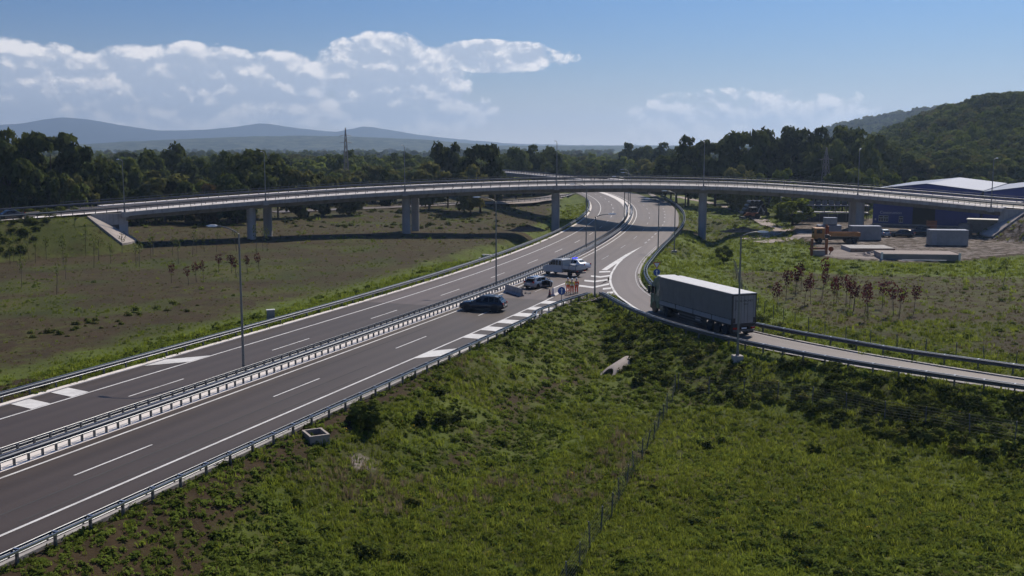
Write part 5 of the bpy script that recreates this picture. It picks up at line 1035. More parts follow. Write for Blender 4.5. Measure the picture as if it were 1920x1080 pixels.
# ------------------------------------------------------------------ trees
def quads_mesh(name, C, Nn, size, rng, aspect=1.3, jit=.5):
    """many leaf cards: centres C, facing Nn, as one mesh"""
    n = len(C); a = rng.normal(size=(n, 3)); Nn = Nn + rng.normal(size=(n, 3)) * jit; Nn /= np.linalg.norm(Nn, axis=1)[:, None]
    U = np.cross(Nn, a); U /= np.linalg.norm(U, axis=1)[:, None]; V = np.cross(Nn, U); s = (size * rng.uniform(.6, 1.4, n))[:, None]
    P = np.stack([C - U * s * .5, C - V * s * .5 * aspect + Nn * s * .12, C + U * s * .5, C + V * s * .5 * aspect + Nn * s * .12], 1).reshape(-1, 3)
    me = bpy.data.meshes.new(name); me.vertices.add(4 * n); me.vertices.foreach_set('co', P.astype(np.float32).ravel()); me.loops.add(4 * n); me.loops.foreach_set('vertex_index', np.arange(4 * n))
    me.polygons.add(n); me.polygons.foreach_set('loop_start', np.arange(n) * 4); me.polygons.foreach_set('loop_total', np.full(n, 4)); me.update(); return me
def crown(kind, seed, ncl, nlf, size):
    rng = np.random.default_rng(seed); C = []; Nn = []; cl = []
    z0, zc, rz_ = {'b': (.16, .56, .44), 't': (.22, .62, .40), 'p': (.10, .54, .46), 'r': (.0, .46, .54)}[kind]
    k = 0
    while k < ncl:
        v = rng.normal(size=3); v /= np.linalg.norm(v); r = rng.uniform(.35, 1.0)**.6
        lump = 1 + .22 * math.sin(3 * math.atan2(v[1], v[0]) + seed) + .12 * math.sin(5 * v[2] + seed * 2)
        c = np.array([v[0] * .40 * r * lump, v[1] * .40 * r * lump, zc + v[2] * (rz_ - .05) * r])
        if kind == 't' and rng.random() < .22 and c[2] < .55: continue
        if kind in 'bt' and c[2] < z0: continue
        if kind == 'r' and c[2] < .06: c[2] = .08
        cl.append((c, rng.uniform(.075, .15) * (1.1 if kind != 'p' else .9))); k += 1
    for c, rc in cl:
        d = rng.normal(size=(nlf, 3)); d /= np.linalg.norm(d, axis=1)[:, None]; d[:, 2] = np.where(d[:, 2] < -.3, -d[:, 2], d[:, 2])
        rr = rc * rng.uniform(.55, 1.12, nlf)[:, None]; C.append(c + d * rr * np.array([1.15, 1.15, .85])); Nn.append(d * .8 + np.array([0, 0, .35]))
    C = np.concatenate(C); Nn = np.concatenate(Nn); C[:, 2] = np.maximum(C[:, 2], .01)
    return quads_mesh('crown', C, Nn, size, rng)
def trunk_mesh(kind, seed):
    rng = np.random.default_rng(seed + 50); m = MB(); tz = {'b': .62, 't': .72, 'p': .8, 'r': .4}[kind]
    m.tube([(0, 0, -.05), (.004, .003, .12), (.01 * rng.normal(), .01 * rng.normal(), .35 * tz + .1), (.03 * rng.normal(), .03 * rng.normal(), tz)], [.030, .022, .016, .006], 7)
    for k in range(6):
        a = rng.uniform(0, 6.28); z = rng.uniform(.2, .5) * tz / .62; r = rng.uniform(.18, .32); m.tube([(0, 0, z), (math.cos(a) * r * .5, math.sin(a) * r * .5, z + .09), (math.cos(a) * r, math.sin(a) * r, z + rng.uniform(.14, .24))], [.012, .008, .003], 5)
    me = m.mesh('trunk', True); me.materials.append(MT['bark']); return me
SPEC = {}
for kind, nv in (('b', 3), ('t', 3), ('p', 1), ('r', 4)):
    SPEC[kind] = [(crown(kind, 10 * nv + v + ord(kind), 34 if kind != 'r' else 26, 85, .062 if kind != 'r' else .075), trunk_mesh(kind, v + ord(kind))) for v in range(nv)]
    for c_, t_ in SPEC[kind]: c_.materials.append(LF['d'])
KN = {'b': 'broad crowned tree', 't': 'tall loose crowned tree', 'p': 'slender upright tree', 'r': 'round bushy tree'}
CN = {'k': 'darkest green', 'd': 'deep green', 'm': 'mid green', 'o': 'olive green', 'u': 'rusty brown', 'y': 'fresh yellow green'}
TREES = """-114.4,236,20.2,11.6,bk -122.5,240,19.7,11.1,bk -107.3,242,21.8,14.3,tk -106.5,230,15.2,8.9,rd -101,245,18.5,9.5,bk -96,250,14,8.4,bd -98.8,270,15.5,8.4,bd -108,330,18.7,10.2,bk -103.6,300,16.9,10.8,bd -97.5,310,13.2,11.2,rd -94,320,14.4,9.9,rm -82,300,15.5,10.1,bd -63.6,256,17.6,13.2,bk -59.2,262,15.2,9.5,bk -82.4,246,12.4,12.7,ro -70.5,242,9.8,7.5,ru -66.1,243,10.1,6.5,ro -53.3,262,12.7,10.5,ro -48.7,266,11.3,8.5,ro -42.8,272,10.6,9.8,ro -44.2,330,12.9,10.2,ro -30.9,300,12.1,11.1,ro -23.2,290,13.5,10.8,ro -18.7,302,20.8,9.7,pk -14.1,292,15.2,7.2,bd -8.8,286,19.3,10.9,tk -5,292,16.1,6.3,bd -10.9,272,13.4,8.4,ro 1,380,18.6,12.1,bd 8,390,17.8,12.5,bd 15.5,400,18.2,12.8,bd 23.1,400,17,11.1,bd 33.2,402,20.1,13.7,tk 26.9,402,12.6,11.2,rm 39.8,402,12,12.4,ro 46,402,14.1,12.8,rd 52.3,396,12.9,12.7,ro 53.4,362,14.4,11.6,rd 54.4,480,18.4,15.3,bd 64.9,500,19,16,bd 69.8,480,18.4,15.3,bd 54.8,322,20,13.9,bk 61.1,312,20.9,13.5,tk 70,312,23.3,15.3,tk 78.5,316,22.7,13.7,bk 86.6,322,23,14.3,tk 94.6,322,22,13.6,bk 102.9,322,23,15.3,td 115,332,21.8,14.4,bk 69.8,268,12.6,7.5,ry 72.9,266,12,5.8,ry 87.6,275,13.1,9.1,rm 93.8,275,12.1,7.4,rm 102.6,282,11.2,7.6,ry 111.7,292,9.5,9.3,ry 119.2,292,9.5,7.8,rm 63.4,290,13.5,9,ro 66.1,280,11,6.4,rm 123.6,345,18.9,14.9,bd 131.7,350,15.2,14.4,bk 138.8,352,12.9,13.8,rd 149.7,350,15.1,16.2,bk 158.3,345,13.2,14.9,bd 165.6,340,12.4,14.7,bk 150.8,318,8.6,9.8,rm 144.4,322,8.4,10,ry -91.6,260.5,8,9.1,ro -126.6,249.4,12.2,9.4,rm -119.3,245.6,12.3,6.2,ro -104.6,232.6,11.5,6.5,rd -117.5,248.2,10.8,5.7,rm -122,253.8,9.9,5.3,rm -71.5,250,10.4,9.5,rm -122,260.7,9.7,6.3,rd -101,231.2,13,5.5,rd -106,247.5,10.7,7.7,rm -125.1,251.1,12.7,6.6,rm -101.7,261.4,8.2,5.7,rd -66.6,250.3,10.1,7,rd -95.4,227.7,9.8,4.7,rm -85.2,242.4,7.8,5.5,rd -107.9,253.9,12.6,7.6,rd -87.8,243.7,8.5,6.6,rd -67.2,251.9,11.2,6.7,rm -101.1,237.2,10.5,7.2,rm -109.6,252,10.7,8,rm -66.3,261.7,10.7,5.6,ro -66.8,244.9,11.6,8.3,rm -102.5,259,9.5,5.6,rd -79.7,261.5,9.9,6.4,ro -63.5,238.8,9.3,8.3,rd -96.5,231.1,11.8,6.5,ro -72.5,248.7,7.4,7.2,rm -93.4,239.8,10.7,6.7,rd -77.9,260.4,9,6.2,rm -115,245.7,12.2,7.4,ro -105.5,251,8.2,8.7,rd -76.8,243.3,10.3,8.1,rd -116.1,260.4,9.6,8.7,rm -86.2,250.2,9.1,5.2,rm -54.4,340,10.5,8.5,ro -56.5,366.3,7.9,11.7,ro -0.1,336,11.1,11.4,ro 2.8,313.3,9.8,9,ro 1.4,357.6,9,11.2,rm -71.1,353.2,7.5,10.5,rm -53.5,321.7,9.5,10.9,rd -61.3,314.5,9.5,9.5,rd -24.9,318.1,12.1,8.9,rd -2.8,338.6,11.4,12.1,rm -83,348.9,9.3,9.2,rm -63.2,328,8.5,8.7,ro -6.2,343.8,7.3,10.8,rd -34.1,341,10.3,8.6,rm -56.2,332.7,10.2,7.5,rm -26.2,347.7,9.8,7.9,rm -36.7,307.3,11.5,7,rd -49.8,343.2,10.2,11.9,ro -26.3,334.5,7.4,8.8,rd -38.1,330.7,9.6,10.4,rd -29.8,339.7,10.6,12.2,rm -90.7,374.4,5.9,9.5,rd -40.1,335.5,11.4,10.1,ro -80.1,338.4,11.3,9,rm -55.6,319.7,7.6,10.5,ro -7.2,339.4,8.2,8.5,rm -137.1,541.1,10.9,15.9,bd -159.4,433.4,13.4,9.8,bm -138.1,403.8,13.1,11.6,bk -118.3,503.7,12.1,10,bd -151.1,504,11.6,13.1,rm -149.3,541.8,11.7,14.9,rd -177.5,484.8,15.2,13.7,rk -211.7,469.6,13.3,11.9,rd -154.6,511.9,12.7,9.8,rd -55.8,510.1,12.1,9.6,bm -65.9,419.5,15.3,12.2,bd -1.3,413,12.9,9.9,bm -50,480,14.9,10.2,rd -171,451.7,13.1,9,bd -139.9,468.1,14,12.2,rd -227.5,502,13.8,12.8,rd -199.5,515.1,12.6,11.2,bd -29,403.6,13.9,9.4,bk -193.6,402.5,13.2,7.9,rd -128.1,399.4,13.9,12.2,bm -250.1,502.6,14.5,15.2,bd -201.4,418.1,12.1,10.3,rk -43.8,507,13.8,15.2,rm -238.3,524.8,11.2,13.9,rk -130.2,513.2,12.4,13.2,rd -183.8,387.1,15.5,8.2,rk -258.3,491.5,13.1,14.5,rk -114.8,408.6,15.2,8.4,rm -27.6,399.8,13.9,10.2,bk -76.2,442,15.2,13.1,rk -15.2,464.9,12.5,12.5,bd -47.8,423.2,14.3,10.2,bd -165.5,394.1,15.5,8.4,rk -65.9,392,14.9,9,rd 93.4,302,18.2,8.8,td 117.5,335.1,19.1,9,tk 53.2,335.4,15.8,13.8,tk 90.4,304.1,17.8,11.6,tk 97.3,335.2,15.2,11.2,bk 109.1,339.4,16.4,12.1,bk 91,310.5,15.4,8.9,tk 52.8,315.4,13.2,8.9,bd 53.5,349.7,15.8,11.6,td 87.4,313.8,14.8,12.5,tk 88.4,335.1,18.5,11.1,tk 66.6,311,18.5,8.4,bk 112.4,322.2,15,9.7,bk 100.1,339.8,14.2,13.4,bk 92.4,300,17,11.3,td 105.2,306.5,18.5,8,bd 139.6,411.3,7,7.2,rd 154.8,392.5,7.1,6.6,rd 144.5,429.1,9.8,7.5,bk 248.3,473.1,8.5,7.1,rk 154.9,411.5,8.1,7,bd 211.7,473.2,9.8,7.7,rm 165.7,455,8.5,9.2,rk 164.4,414.1,7.5,7.2,bm 152.3,448.5,7.2,6.6,rm 120.4,364.7,10.3,10.2,bk 146.2,434.4,8.7,9.2,rm 144.8,387.9,7.4,7,ro 183.9,382.4,8.1,6.8,ro 181.7,354.6,8.7,7.6,bo 152.7,404.1,6.9,6.2,rd 192,375.9,10.1,8.7,rm 222.3,441.6,10.1,8.9,bk 188.7,435.9,7.3,6.5,ro 131.9,393.4,8.2,7.5,ro 203.9,497.3,10.2,10.9,rm 198.9,428.2,10.1,8.9,rk 198.7,425.9,7.8,6,bo 174.6,435,9.9,9.9,rk 175.6,456,6.8,6.9,rd 230.4,451.6,10.3,10.4,rm 158.1,425.1,10.5,8.8,rm 141.3,345.5,8.3,6.7,rm 248.3,486.1,9.3,8.2,bo 201.8,430.8,9.7,8.6,bd 182.3,468.6,10.1,7.8,bk 212,463.8,7.5,5.8,ro 239.1,481.2,9.8,8.8,rm 211.7,485.2,7.9,6.7,rd 128.5,349.7,7,6.6,rm 137.4,374.5,9.2,9,rd 168.9,354.5,8.7,9,bd 153.6,417.5,8.2,8.8,rm 209,418.9,7,5.7,bk 128.5,368.6,9.3,7.3,ro 183.3,464.3,7.3,7.8,rm 225.3,494.6,7,5.5,bd 149.7,403,8.6,8.5,ro 141.3,407.5,8.9,7.9,bm 191.3,365.6,6.5,5.8,ro 159.4,462.8,9.7,8.3,bo 170.4,399.9,9.8,10.5,rd 164,422.3,9.6,9.9,rk 154.7,397.2,10.3,9.6,bd 158.3,381.9,9.5,7.4,rk 181.8,412,7.3,7.6,bk 153.6,365,6.9,7.1,bd 171.7,348.3,9,9.8,rk 129,378.9,10.9,9.8,rm 134.8,388.3,10.8,10.7,rk 138.2,405.9,10,9,ro 203.9,443.6,6.7,5.1,rm 233.1,472.7,8.4,9,bo 232.9,483.2,7.2,7.3,ro 262.2,499.1,7.5,6.7,rd 165.2,389.4,9.5,7.5,bo 150.4,356.5,8.2,8.7,bd 212.1,460.8,8.7,7.5,rd 151.4,357,8.1,7.9,bd 176.7,358.3,7.1,6.9,ro 145.7,390.5,10.5,11.2,rk 139.8,361.4,8.3,7.1,rm 221.1,494.7,7.6,7.2,rk 201.5,458.4,7.1,6.5,rk 154,464.5,8.4,7.8,rd 173.1,353.7,8.8,6.7,rd 209.7,431.5,8.5,6.7,bd 172.2,387.7,9.1,8.7,rm 144.8,370.8,10.7,8.3,rk 204,427,8.2,8.9,ro 208.8,473.6,7.1,6.2,rk 167.3,377.1,8.5,6.6,bk 146.4,367.3,10.9,9.1,rm 224.2,459.9,7.7,8,rd 180.5,442.5,7.6,6.4,ro 133.9,366.3,6.7,6.8,rk 116.7,351.7,10.2,9.4,rk 137,408.8,8.4,7.8,rm 190.9,428.1,9.6,9.6,ro 157.8,351.6,9.7,8.3,rm 168.9,355.8,9.4,9.8,bm 185.5,385.1,7.8,5.9,rm 195.1,422.2,8.2,8,rd 196,376.8,6.9,6,bo 183.3,441.4,9.4,7.6,bm 153.9,422.8,10.7,9.3,bd 180.3,432.3,8.8,9.5,bm 140.3,371.1,9,7.5,rd 170.4,375.4,8.4,8.8,rd 194.6,454.9,6.9,7.1,ro 126.7,359.9,10.4,8.9,rd"""
def plant_tree(x, y, h, wd, kind, colr, label, group, z=None, v=None, name='tree'):
    sp = SPEC[kind]; cm_, tm_ = sp[(int(abs(x * 7 + y * 3)) if v is None else v) % len(sp)]
    t = thing(name, label, 'tree', (x, y, (gz(x, y) if z is None else z) - .1), random.uniform(0, 6.28), group); t.scale = (wd * 1.12, wd * 1.12, h * 1.03)
    obj('trunk', tm_, None, t); c = obj('crown', cm_, None, t); c.material_slots[0].link = 'OBJECT'; c.material_slots[0].material = LF[colr]; return t
SPECIAL = {2: 'largest tree on the left, its ragged dark crown highest against the mountains', 12: 'wide dark tree left of the lattice pylon, just behind the overpass', 14: 'round olive tree in the left group behind the overpass rail',
           15: 'small rusty brown round tree beside the wide dark tree', 23: 'slender dark tree standing above the middle wood', 25: 'dark loose crowned tree right of the slender tree', 32: 'single dark tree above the overpass, over the motorway', 43: 'tallest dark tree of the right wood, its crown against the sky', 49: 'fresh yellow green round tree just above the overpass rail, right of the motorway'}
TL = [t.split(',') for t in TREES.split()]; TZ = terrain([float(t[0]) for t in TL], [float(t[1]) for t in TL])['z']
PLAN = []
for k, (t, z) in enumerate(zip(TL, TZ)):
    x, y, h, wd = map(float, t[:4]); kd, c = t[4][0], t[4][1]
    if np.min(np.hypot(REF[:405, 0] - x, REF[:405, 1] - y)) < 15 or np.min(np.hypot(CR[:, 0] - x, CR[:, 1] - y)) < 7 or np.min(np.hypot(FAR_ROAD[:, 0] - x, FAR_ROAD[:, 1] - y)) < 7.5: continue
    if x > 68 and 205 < y < 268: y += 45; z = gz(x, y)
    zone = 'on the hillside at the right' if k >= len(TL) - 95 else 'in the left wood behind the overpass' if x < -62 and y < 345 else 'in the right wood behind the overpass' if x > 45 else 'beyond the middle of the overpass' if y < 375 else 'in the far tree belt on the plain'
    PLAN.append((k, x, y, z, h, wd, kd, c, '%s %s %s' % (CN[c], KN[kd], zone)))
ORD = 'first second third fourth fifth sixth seventh eighth ninth tenth eleventh twelfth thirteenth fourteenth fifteenth sixteenth seventeenth eighteenth nineteenth twentieth'.split() + ['twenty-' + o for o in 'first second third fourth fifth sixth seventh eighth ninth'.split()] + ['thirtieth']
for k, x, y, z, h, wd, kd, c, g in PLAN:
    mates = sorted(p[1] / p[2] for p in PLAN if p[8] == g and p[0] not in SPECIAL); lab = SPECIAL.get(k)
    if not lab: lab = g if len(mates) > 30 or len(mates) == 1 else g + ', ' + ORD[mates.index(x / y)] + ' from left'
    plant_tree(x, y, h, wd, kd, c, lab, None if k in SPECIAL else g, z)
plant_tree(63.2, 233.0, 6.2, 8.5, 'r', 'y', 'big round grey green bush beside the yard, in front of the rack', None, name='bush')
plant_tree(32.2, 156.5, 2.9, 2.6, 'r', 'm', 'leafy young tree on the slope above the truck trailer', None, name='young_tree')
plant_tree(-9.2, 64.4, 1.9, 2.3, 'r', 'm', 'leafy shrub beside the drain box casting a dark shadow', None, name='shrub', v=1)
for x, y, h, l in ((-6.05, 67.4, 1.0, 'left of the three small dark shrubs on the green verge slope'), (-4.8, 68.4, 1.1, 'middle of the three small dark shrubs on the green verge slope'), (-3.8, 70.2, .9, 'right of the three small dark shrubs on the green verge slope'), (10.7, 86.0, 1.0, 'small dark shrub just below the culvert mouth')):
    plant_tree(x, y, h, h, 'r', 'd', l, None, name='shrub')
# planted saplings
def sap_crown(seed, n, kind):
    rng = np.random.default_rng(seed); d = rng.normal(size=(n, 3)); d /= np.linalg.norm(d, axis=1)[:, None]; r = rng.uniform(.2, 1, n)[:, None]**.5
    C = d * r * np.array([.17, .17, .27]) + np.array([0, 0, .70]); C[:, :2] *= (1.25 - .6 * np.abs(C[:, 2:3] - .62)); return quads_mesh('crown', C, d, .055 if kind == 'r' else .05, rng)
SAPR = [sap_crown(k, 110, 'r') for k in range(4)]; SAPG = [sap_crown(20 + k, 42, 'g') for k in range(3)]
for m_ in SAPR: m_.materials.append(LF['r'])
for m_ in SAPG: m_.materials.append(LF['m'])
st_m = MB().tube([(0, 0, -.05), (.006, 0, .4), (0, .006, .75)], [.012, .009, .004], 6)
for a in range(4): st_m.tube([(0, 0, .45 + .05 * a), (math.cos(a * 1.7) * .10, math.sin(a * 1.7) * .10, .60 + .07 * a)], [.006, .002], 5)
st_m = st_m.mesh('trunk', True); st_m.materials.append(MT['bark']); sk_m = MB().tube([(.06, .03, -.05), (.06, .03, .42)], .006, 5).mesh('stake'); sk_m.materials.append(MT['stake'])
def sapling(x, y, h, wd, crowns, label, group):
    t = thing('sapling', label, 'sapling', (x, y, gz(x, y)), random.uniform(0, 6.28), group); t.scale = (wd, wd * random.uniform(.8, 1.2), h); t.rotation_euler = (random.gauss(0, .05), random.gauss(0, .05), t.rotation_euler.z); obj('trunk', st_m, None, t); obj('crown', random.choice(crowns), None, t)
    if random.random() < .6: obj('stake', sk_m, None, t)
RED_R = [(28.21, 108.72), (32.71, 114.47), (33.84, 115.9), (36.34, 120.06), (34.83, 110.89), (37.3, 117.53), (36.91, 110.52), (36.93, 112.01), (37.04, 113.53), (36.57, 105.11), (37.63, 109.07), (40.96, 113.15), (40.25, 107.66), (40.3, 106.29), (42.82, 108.93), (33.81, 122.26), (31.67, 118.36), (40.16, 131.11), (35.66, 126.41)]
RED_L = [(-45.3, 136.39), (-41.8, 132.64), (-41.97, 136.39), (-41.14, 136.94), (-41.81, 146.43), (-39.99, 146.43), (-38.16, 142.12), (-37.71, 146.43), (-36.5, 148.35)]
GRN = [(-56.35, 154.09), (-55.96, 154.44), (-51.22, 158.04), (-58.15, 165.75), (-59.52, 170.74), (-55.83, 169.47), (-53.43, 174.6), (-52.16, 168.21), (-52.59, 176.05), (-50.49, 176.05), (-43.0, 173.35), (-42.78, 176.96), (-42.05, 176.96), (-47.03, 176.05), (-65.45, 150.33), (-61.97, 152.36), (-61.38, 157.3), (-65.15, 162.19), (-60.41, 138.91), (-55.28, 124.32), (-76.17, 162.19), (-70.13, 146.43), (-76.41, 156.58), (-77.61, 160.27), (-73.87, 163.36), (-69.97, 169.05), (-65.62, 173.35), (-73.6, 158.77), (-62.73, 131.09)]
for n_, (x, y) in enumerate(sorted(RED_R, key=lambda p: p[0] / p[1])): sapling(x, y, random.uniform(3.3, 4.1), random.uniform(2.3, 3.2), SAPR, 'crimson leaved sapling in the brown field right of the slip road, ' + ORD[n_] + ' from left', 'crimson saplings in the right field')
for n_, (x, y) in enumerate(sorted(RED_L, key=lambda p: p[0] / p[1])): sapling(x, y, random.uniform(2.7, 3.2), random.uniform(2.2, 3.0), SAPR, 'crimson leaved sapling in the brown field left of the motorway, ' + ORD[n_] + ' from left', 'crimson saplings in the left field')
for n_, (x, y) in enumerate(sorted(GRN, key=lambda p: p[0] / p[1])): sapling(x, y, random.uniform(3.6, 5.6), random.uniform(2.2, 3.2), SAPG, 'thin green sapling in the field left of the motorway, ' + ORD[n_] + ' from left', 'green saplings in the left field')
sapling(62.5, 130.5, 4.6, 3.0, SAPG[:1], 'lone bare sapling at the right end of the brown field', None)

# ------------------------------------------------------------------ scattered growth (geometry nodes over baked points)
def scatter_group(coll):
    ng = bpy.data.node_groups.new('scatter', 'GeometryNodeTree'); ng.interface.new_socket('Geometry', in_out='INPUT', socket_type='NodeSocketGeometry'); ng.interface.new_socket('Geometry', in_out='OUTPUT', socket_type='NodeSocketGeometry')
    gi, go = N('NodeGroupInput', ng), N('NodeGroupOutput', ng); iop = N('GeometryNodeInstanceOnPoints', ng); ci = N('GeometryNodeCollectionInfo', ng); ci.inputs['Collection'].default_value = coll; ci.inputs['Separate Children'].default_value = True; ci.inputs['Reset Children'].default_value = True
    def na(nm, ty): a = N('GeometryNodeInputNamedAttribute', ng, data_type=ty); a.inputs['Name'].default_value = nm; return a.outputs['Attribute']
    iop.inputs['Pick Instance'].default_value = True; L(gi.outputs[0], iop.inputs['Points'], ng); L(ci.outputs[0], iop.inputs['Instance'], ng); L(na('idx', 'INT'), iop.inputs['Instance Index'], ng)
    er = N('FunctionNodeEulerToRotation', ng); L(na('rot', 'FLOAT_VECTOR'), er.inputs[0], ng); L(er.outputs[0], iop.inputs['Rotation'], ng); L(na('scl', 'FLOAT_VECTOR'), iop.inputs['Scale'], ng); L(iop.outputs[0], go.inputs[0], ng); return ng
def scatter(name, label, P, idx, scl, rot, coll, mat_):
    me = bpy.data.meshes.new(name); me.vertices.add(len(P)); me.vertices.foreach_set('co', np.asarray(P, np.float32).ravel())
    me.attributes.new('idx', 'INT', 'POINT').data.foreach_set('value', np.asarray(idx, np.int32)); me.attributes.new('scl', 'FLOAT_VECTOR', 'POINT').data.foreach_set('vector', np.asarray(scl, np.float32).ravel()); me.attributes.new('rot', 'FLOAT_VECTOR', 'POINT').data.foreach_set('vector', np.asarray(rot, np.float32).ravel())
    me.materials.append(mat_); o = obj(name, me); o.modifiers.new('scatter', 'NODES').node_group = scatter_group(coll); return tag(o, label, None, None, 'stuff')
def src(coll, name, me): o = bpy.data.objects.new(name, me); coll.objects.link(o)
def blades(seed, n, h, spread, wd, mat_, lean=.5):
    rng = np.random.default_rng(seed); V = []; Fc = []
    for k in range(n):
        a, r = rng.uniform(0, 6.28), spread * rng.uniform(0, 1)**.5; b = np.array([math.cos(a) * r, math.sin(a) * r, -.03]); d = rng.uniform(0, 6.28); hh = h * rng.uniform(.5, 1.1); ln = lean * rng.uniform(.1, 1) * hh
        s = np.array([math.cos(d + 1.57), math.sin(d + 1.57), 0]) * wd; t = b + np.array([math.cos(d) * ln, math.sin(d) * ln, hh]); md = b + np.array([math.cos(d) * ln * .35, math.sin(d) * ln * .35, hh * .6]); i = len(V); V += [tuple(b - s), tuple(b + s), tuple(md + s * .8), tuple(md - s * .8), tuple(t)]; Fc += [(i, i + 1, i + 2, i + 3), (i + 3, i + 2, i + 4)]
    me = bpy.data.meshes.new('blades'); me.from_pydata(V, [], Fc); me.materials.append(mat_); return me
def clump(seed, n, rad, h, size, mat_):
    rng = np.random.default_rng(seed); d = rng.normal(size=(n, 3)); d /= np.linalg.norm(d, axis=1)[:, None]; d[:, 2] = np.abs(d[:, 2]); C = d * (rng.uniform(.35, 1, n)[:, None]) * np.array([rad, rad, h]); me = quads_mesh('leaves', C, d + np.array([0, 0, .5]), size, rng, 1.5); me.materials.append(mat_); return me
GR = dict(a=leafy('grass_green', (.060, .086, .012), (.205, .262, .038), .42, .22, 1.6), b=leafy('grass_fresh', (.070, .106, .012), (.228, .298, .040), .42, .22, 1.6), w=leafy('weed_leaf', (.038, .058, .012), (.140, .185, .034), .35, .3, 1.2), y=leafy('grass_dry', (.085, .070, .040), (.25, .205, .12), .35, .4, 1.2), f=leafy('flower_heads', (.30, .20, .02), (.55, .42, .06), .3, .5), h=leafy('dull_grass', (.046, .044, .016), (.130, .115, .044), .35, .3, 1.5))
gc_ = bpy.data.collections.new('grass_sources')
for k in range(2): src(gc_, 'a%d' % k, blades(k, 18, .33, .24, .020, GR['a']))
for k in range(2): src(gc_, 'b%d' % k, blades(10 + k, 18, .30, .24, .022, GR['b']))
for k in range(3): src(gc_, 'c%d' % k, clump(20 + k, 30, .30, .26, .12, GR['w']))
for k in range(2): src(gc_, 'd%d' % k, blades(30 + k, 14, .6, .16, .014, GR['y'], .35))
src(gc_, 'e0', clump(40, 9, .25, .45, .05, GR['f']))
for k in range(2): src(gc_, 'f%d' % k, blades(50 + k, 14, .30, .2, .018, GR['h']))
bc_ = bpy.data.collections.new('undergrowth_sources')
for k in range(3): src(bc_, 'a%d' % k, clump(60 + k, 170, .75, .85, .17, LF['d']))
for k in range(2): src(bc_, 'b%d' % k, clump(70 + k, 150, .75, .8, .17, LF['m']))
src(bc_, 'c0', clump(80, 150, .7, .7, .16, LF['o']))
def seed_pts(n, x0, x1, y0, y1):
    """even over the picture rather than over the ground: denser near the camera"""
    u = RNG.random(n); y = 1 / (1 / y0 + u * (1 / y1 - 1 / y0)); x = RNG.uniform(x0, x1, n); return x, y
x, y = seed_pts(360000, -95, 110, 40, 330)
keep = np.abs(x) < y * .56 + 3; x, y = x[keep], y[keep]
tt = terrain(x, y); n1, n2 = tt['n1'], tt['n2']; u = RNG.random(len(x))
dens = np.where(tt['hollow'], 1.0, np.where(tt['left'], .32, .55)) * np.where(tt['hollow'], 1 - .9 * tt['soil'], 1 - .80 * tt['soil']) * (1 - .93 * tt['gravel']); dens = np.where(tt['paved'] | tt['yard'], 0, dens)
dens = np.where(tt['onemb'], .95, dens)
dens = np.where(tt['left'] & (tt['dl'] < 7), 1.0 * (1 - .7 * tt['soil']), dens)
k = u < dens; x, y, n1, n2 = x[k], y[k], n1[k], n2[k]; tt = {q: v[k] for q, v in tt.items()}
q = RNG.random(len(x)); pat = fbm(x, y, .12, 77); pat2 = fbm(x, y, .33, 88)
idx = np.where(tt['lush'] + .5 * (pat - .5) > .55, RNG.integers(2, 4, len(x)), RNG.integers(0, 2, len(x)))
idx = np.where((q < .10) | (pat2 > .58) & (q < .40), RNG.integers(4, 7, len(x)), idx)
idx = np.where(((pat < .38) & (pat2 > .40) & (RNG.random(len(x)) < .30) & (x < 9) | (RNG.random(len(x)) < .55 * np.exp(-((x + 1) / 2.6)**2 - ((y - 59) / 3)**2) * (pat2 > .42))) & tt['hollow'] & (tt['soil'] < .3), RNG.integers(7, 9, len(x)), idx)
idx = np.where((RNG.random(len(x)) < .012) & tt['hollow'], 9, idx)
idx = np.where((tt['soil'] > .25) & (RNG.random(len(x)) < .75), np.where(tt['hollow'], RNG.integers(4, 7, len(x)), RNG.integers(10, 12, len(x))), idx)
sc = np.clip(RNG.lognormal(-.12, .38, len(x)), .4, 2.3) * np.where(tt['hollow'], .62, np.where(tt['left'] & (tt['dl'] > 8) & (y < 190), .42, .7)) * np.clip(.75 + y / 160, .9, 1.7) * np.where(idx >= 10, .7, 1)
scatter('grass', 'grass and weeds growing over the verges and fields', np.stack([x, y, tt['z']], 1), idx, np.stack([sc, sc, sc * RNG.uniform(.7, 1.2, len(x))], 1), np.stack([RNG.normal(0, .12, len(x)), RNG.normal(0, .12, len(x)), RNG.uniform(0, 6.28, len(x))], 1), gc_, GR['a'])
# undergrowth: brambles on the slopes
x, y = seed_pts(60000, -100, 120, 45, 330); keep = np.abs(x) < y * .56 + 4; x, y = x[keep], y[keep]; tt = terrain(x, y); pat = fbm(x, y, .10, 101); u = RNG.random(len(x))
pr_ = np.zeros(len(x)); hl = tt['hollow']
pr_ = np.where(hl & (tt['d2'] > 1.8) & (tt['d2'] < 9.0) & (x > 9), .70 * S01((pat - .28) / .16), pr_)
pr_ = np.where(hl & (pat > .62) & (pr_ == 0), .03, pr_); pr_ = np.where(hl & (RNG.random(len(x)) < .012) & (pr_ == 0), .5, pr_)
pr_ = np.where(tt['left'] & (tt['dl'] > 1.2) & (tt['dl'] < 6) & (y < 180), .22 * S01((pat - .42) / .12), pr_)
pr_ = np.where(tt['left'] & (tt['dl'] > 16) & (tt['dl'] < 22) & (y < 118) & (y > 95), .22, pr_)
pr_ = np.where(tt['onemb'], .95 * S01((pat - .25) / .15), pr_)
pr_ = np.where(tt['right'] & (tt['dr'] > 2.5) & (tt['dr'] < 7) & (y < 130), .30 * S01((pat - .36) / .15), pr_)
pr_ = np.where((y > 228) & ~tt['yard'] & ((tt['dl'] > 6) | (tt['right'] & (tt['dr'] > 6))), .42 * S01((pat - .42) / .14), pr_)
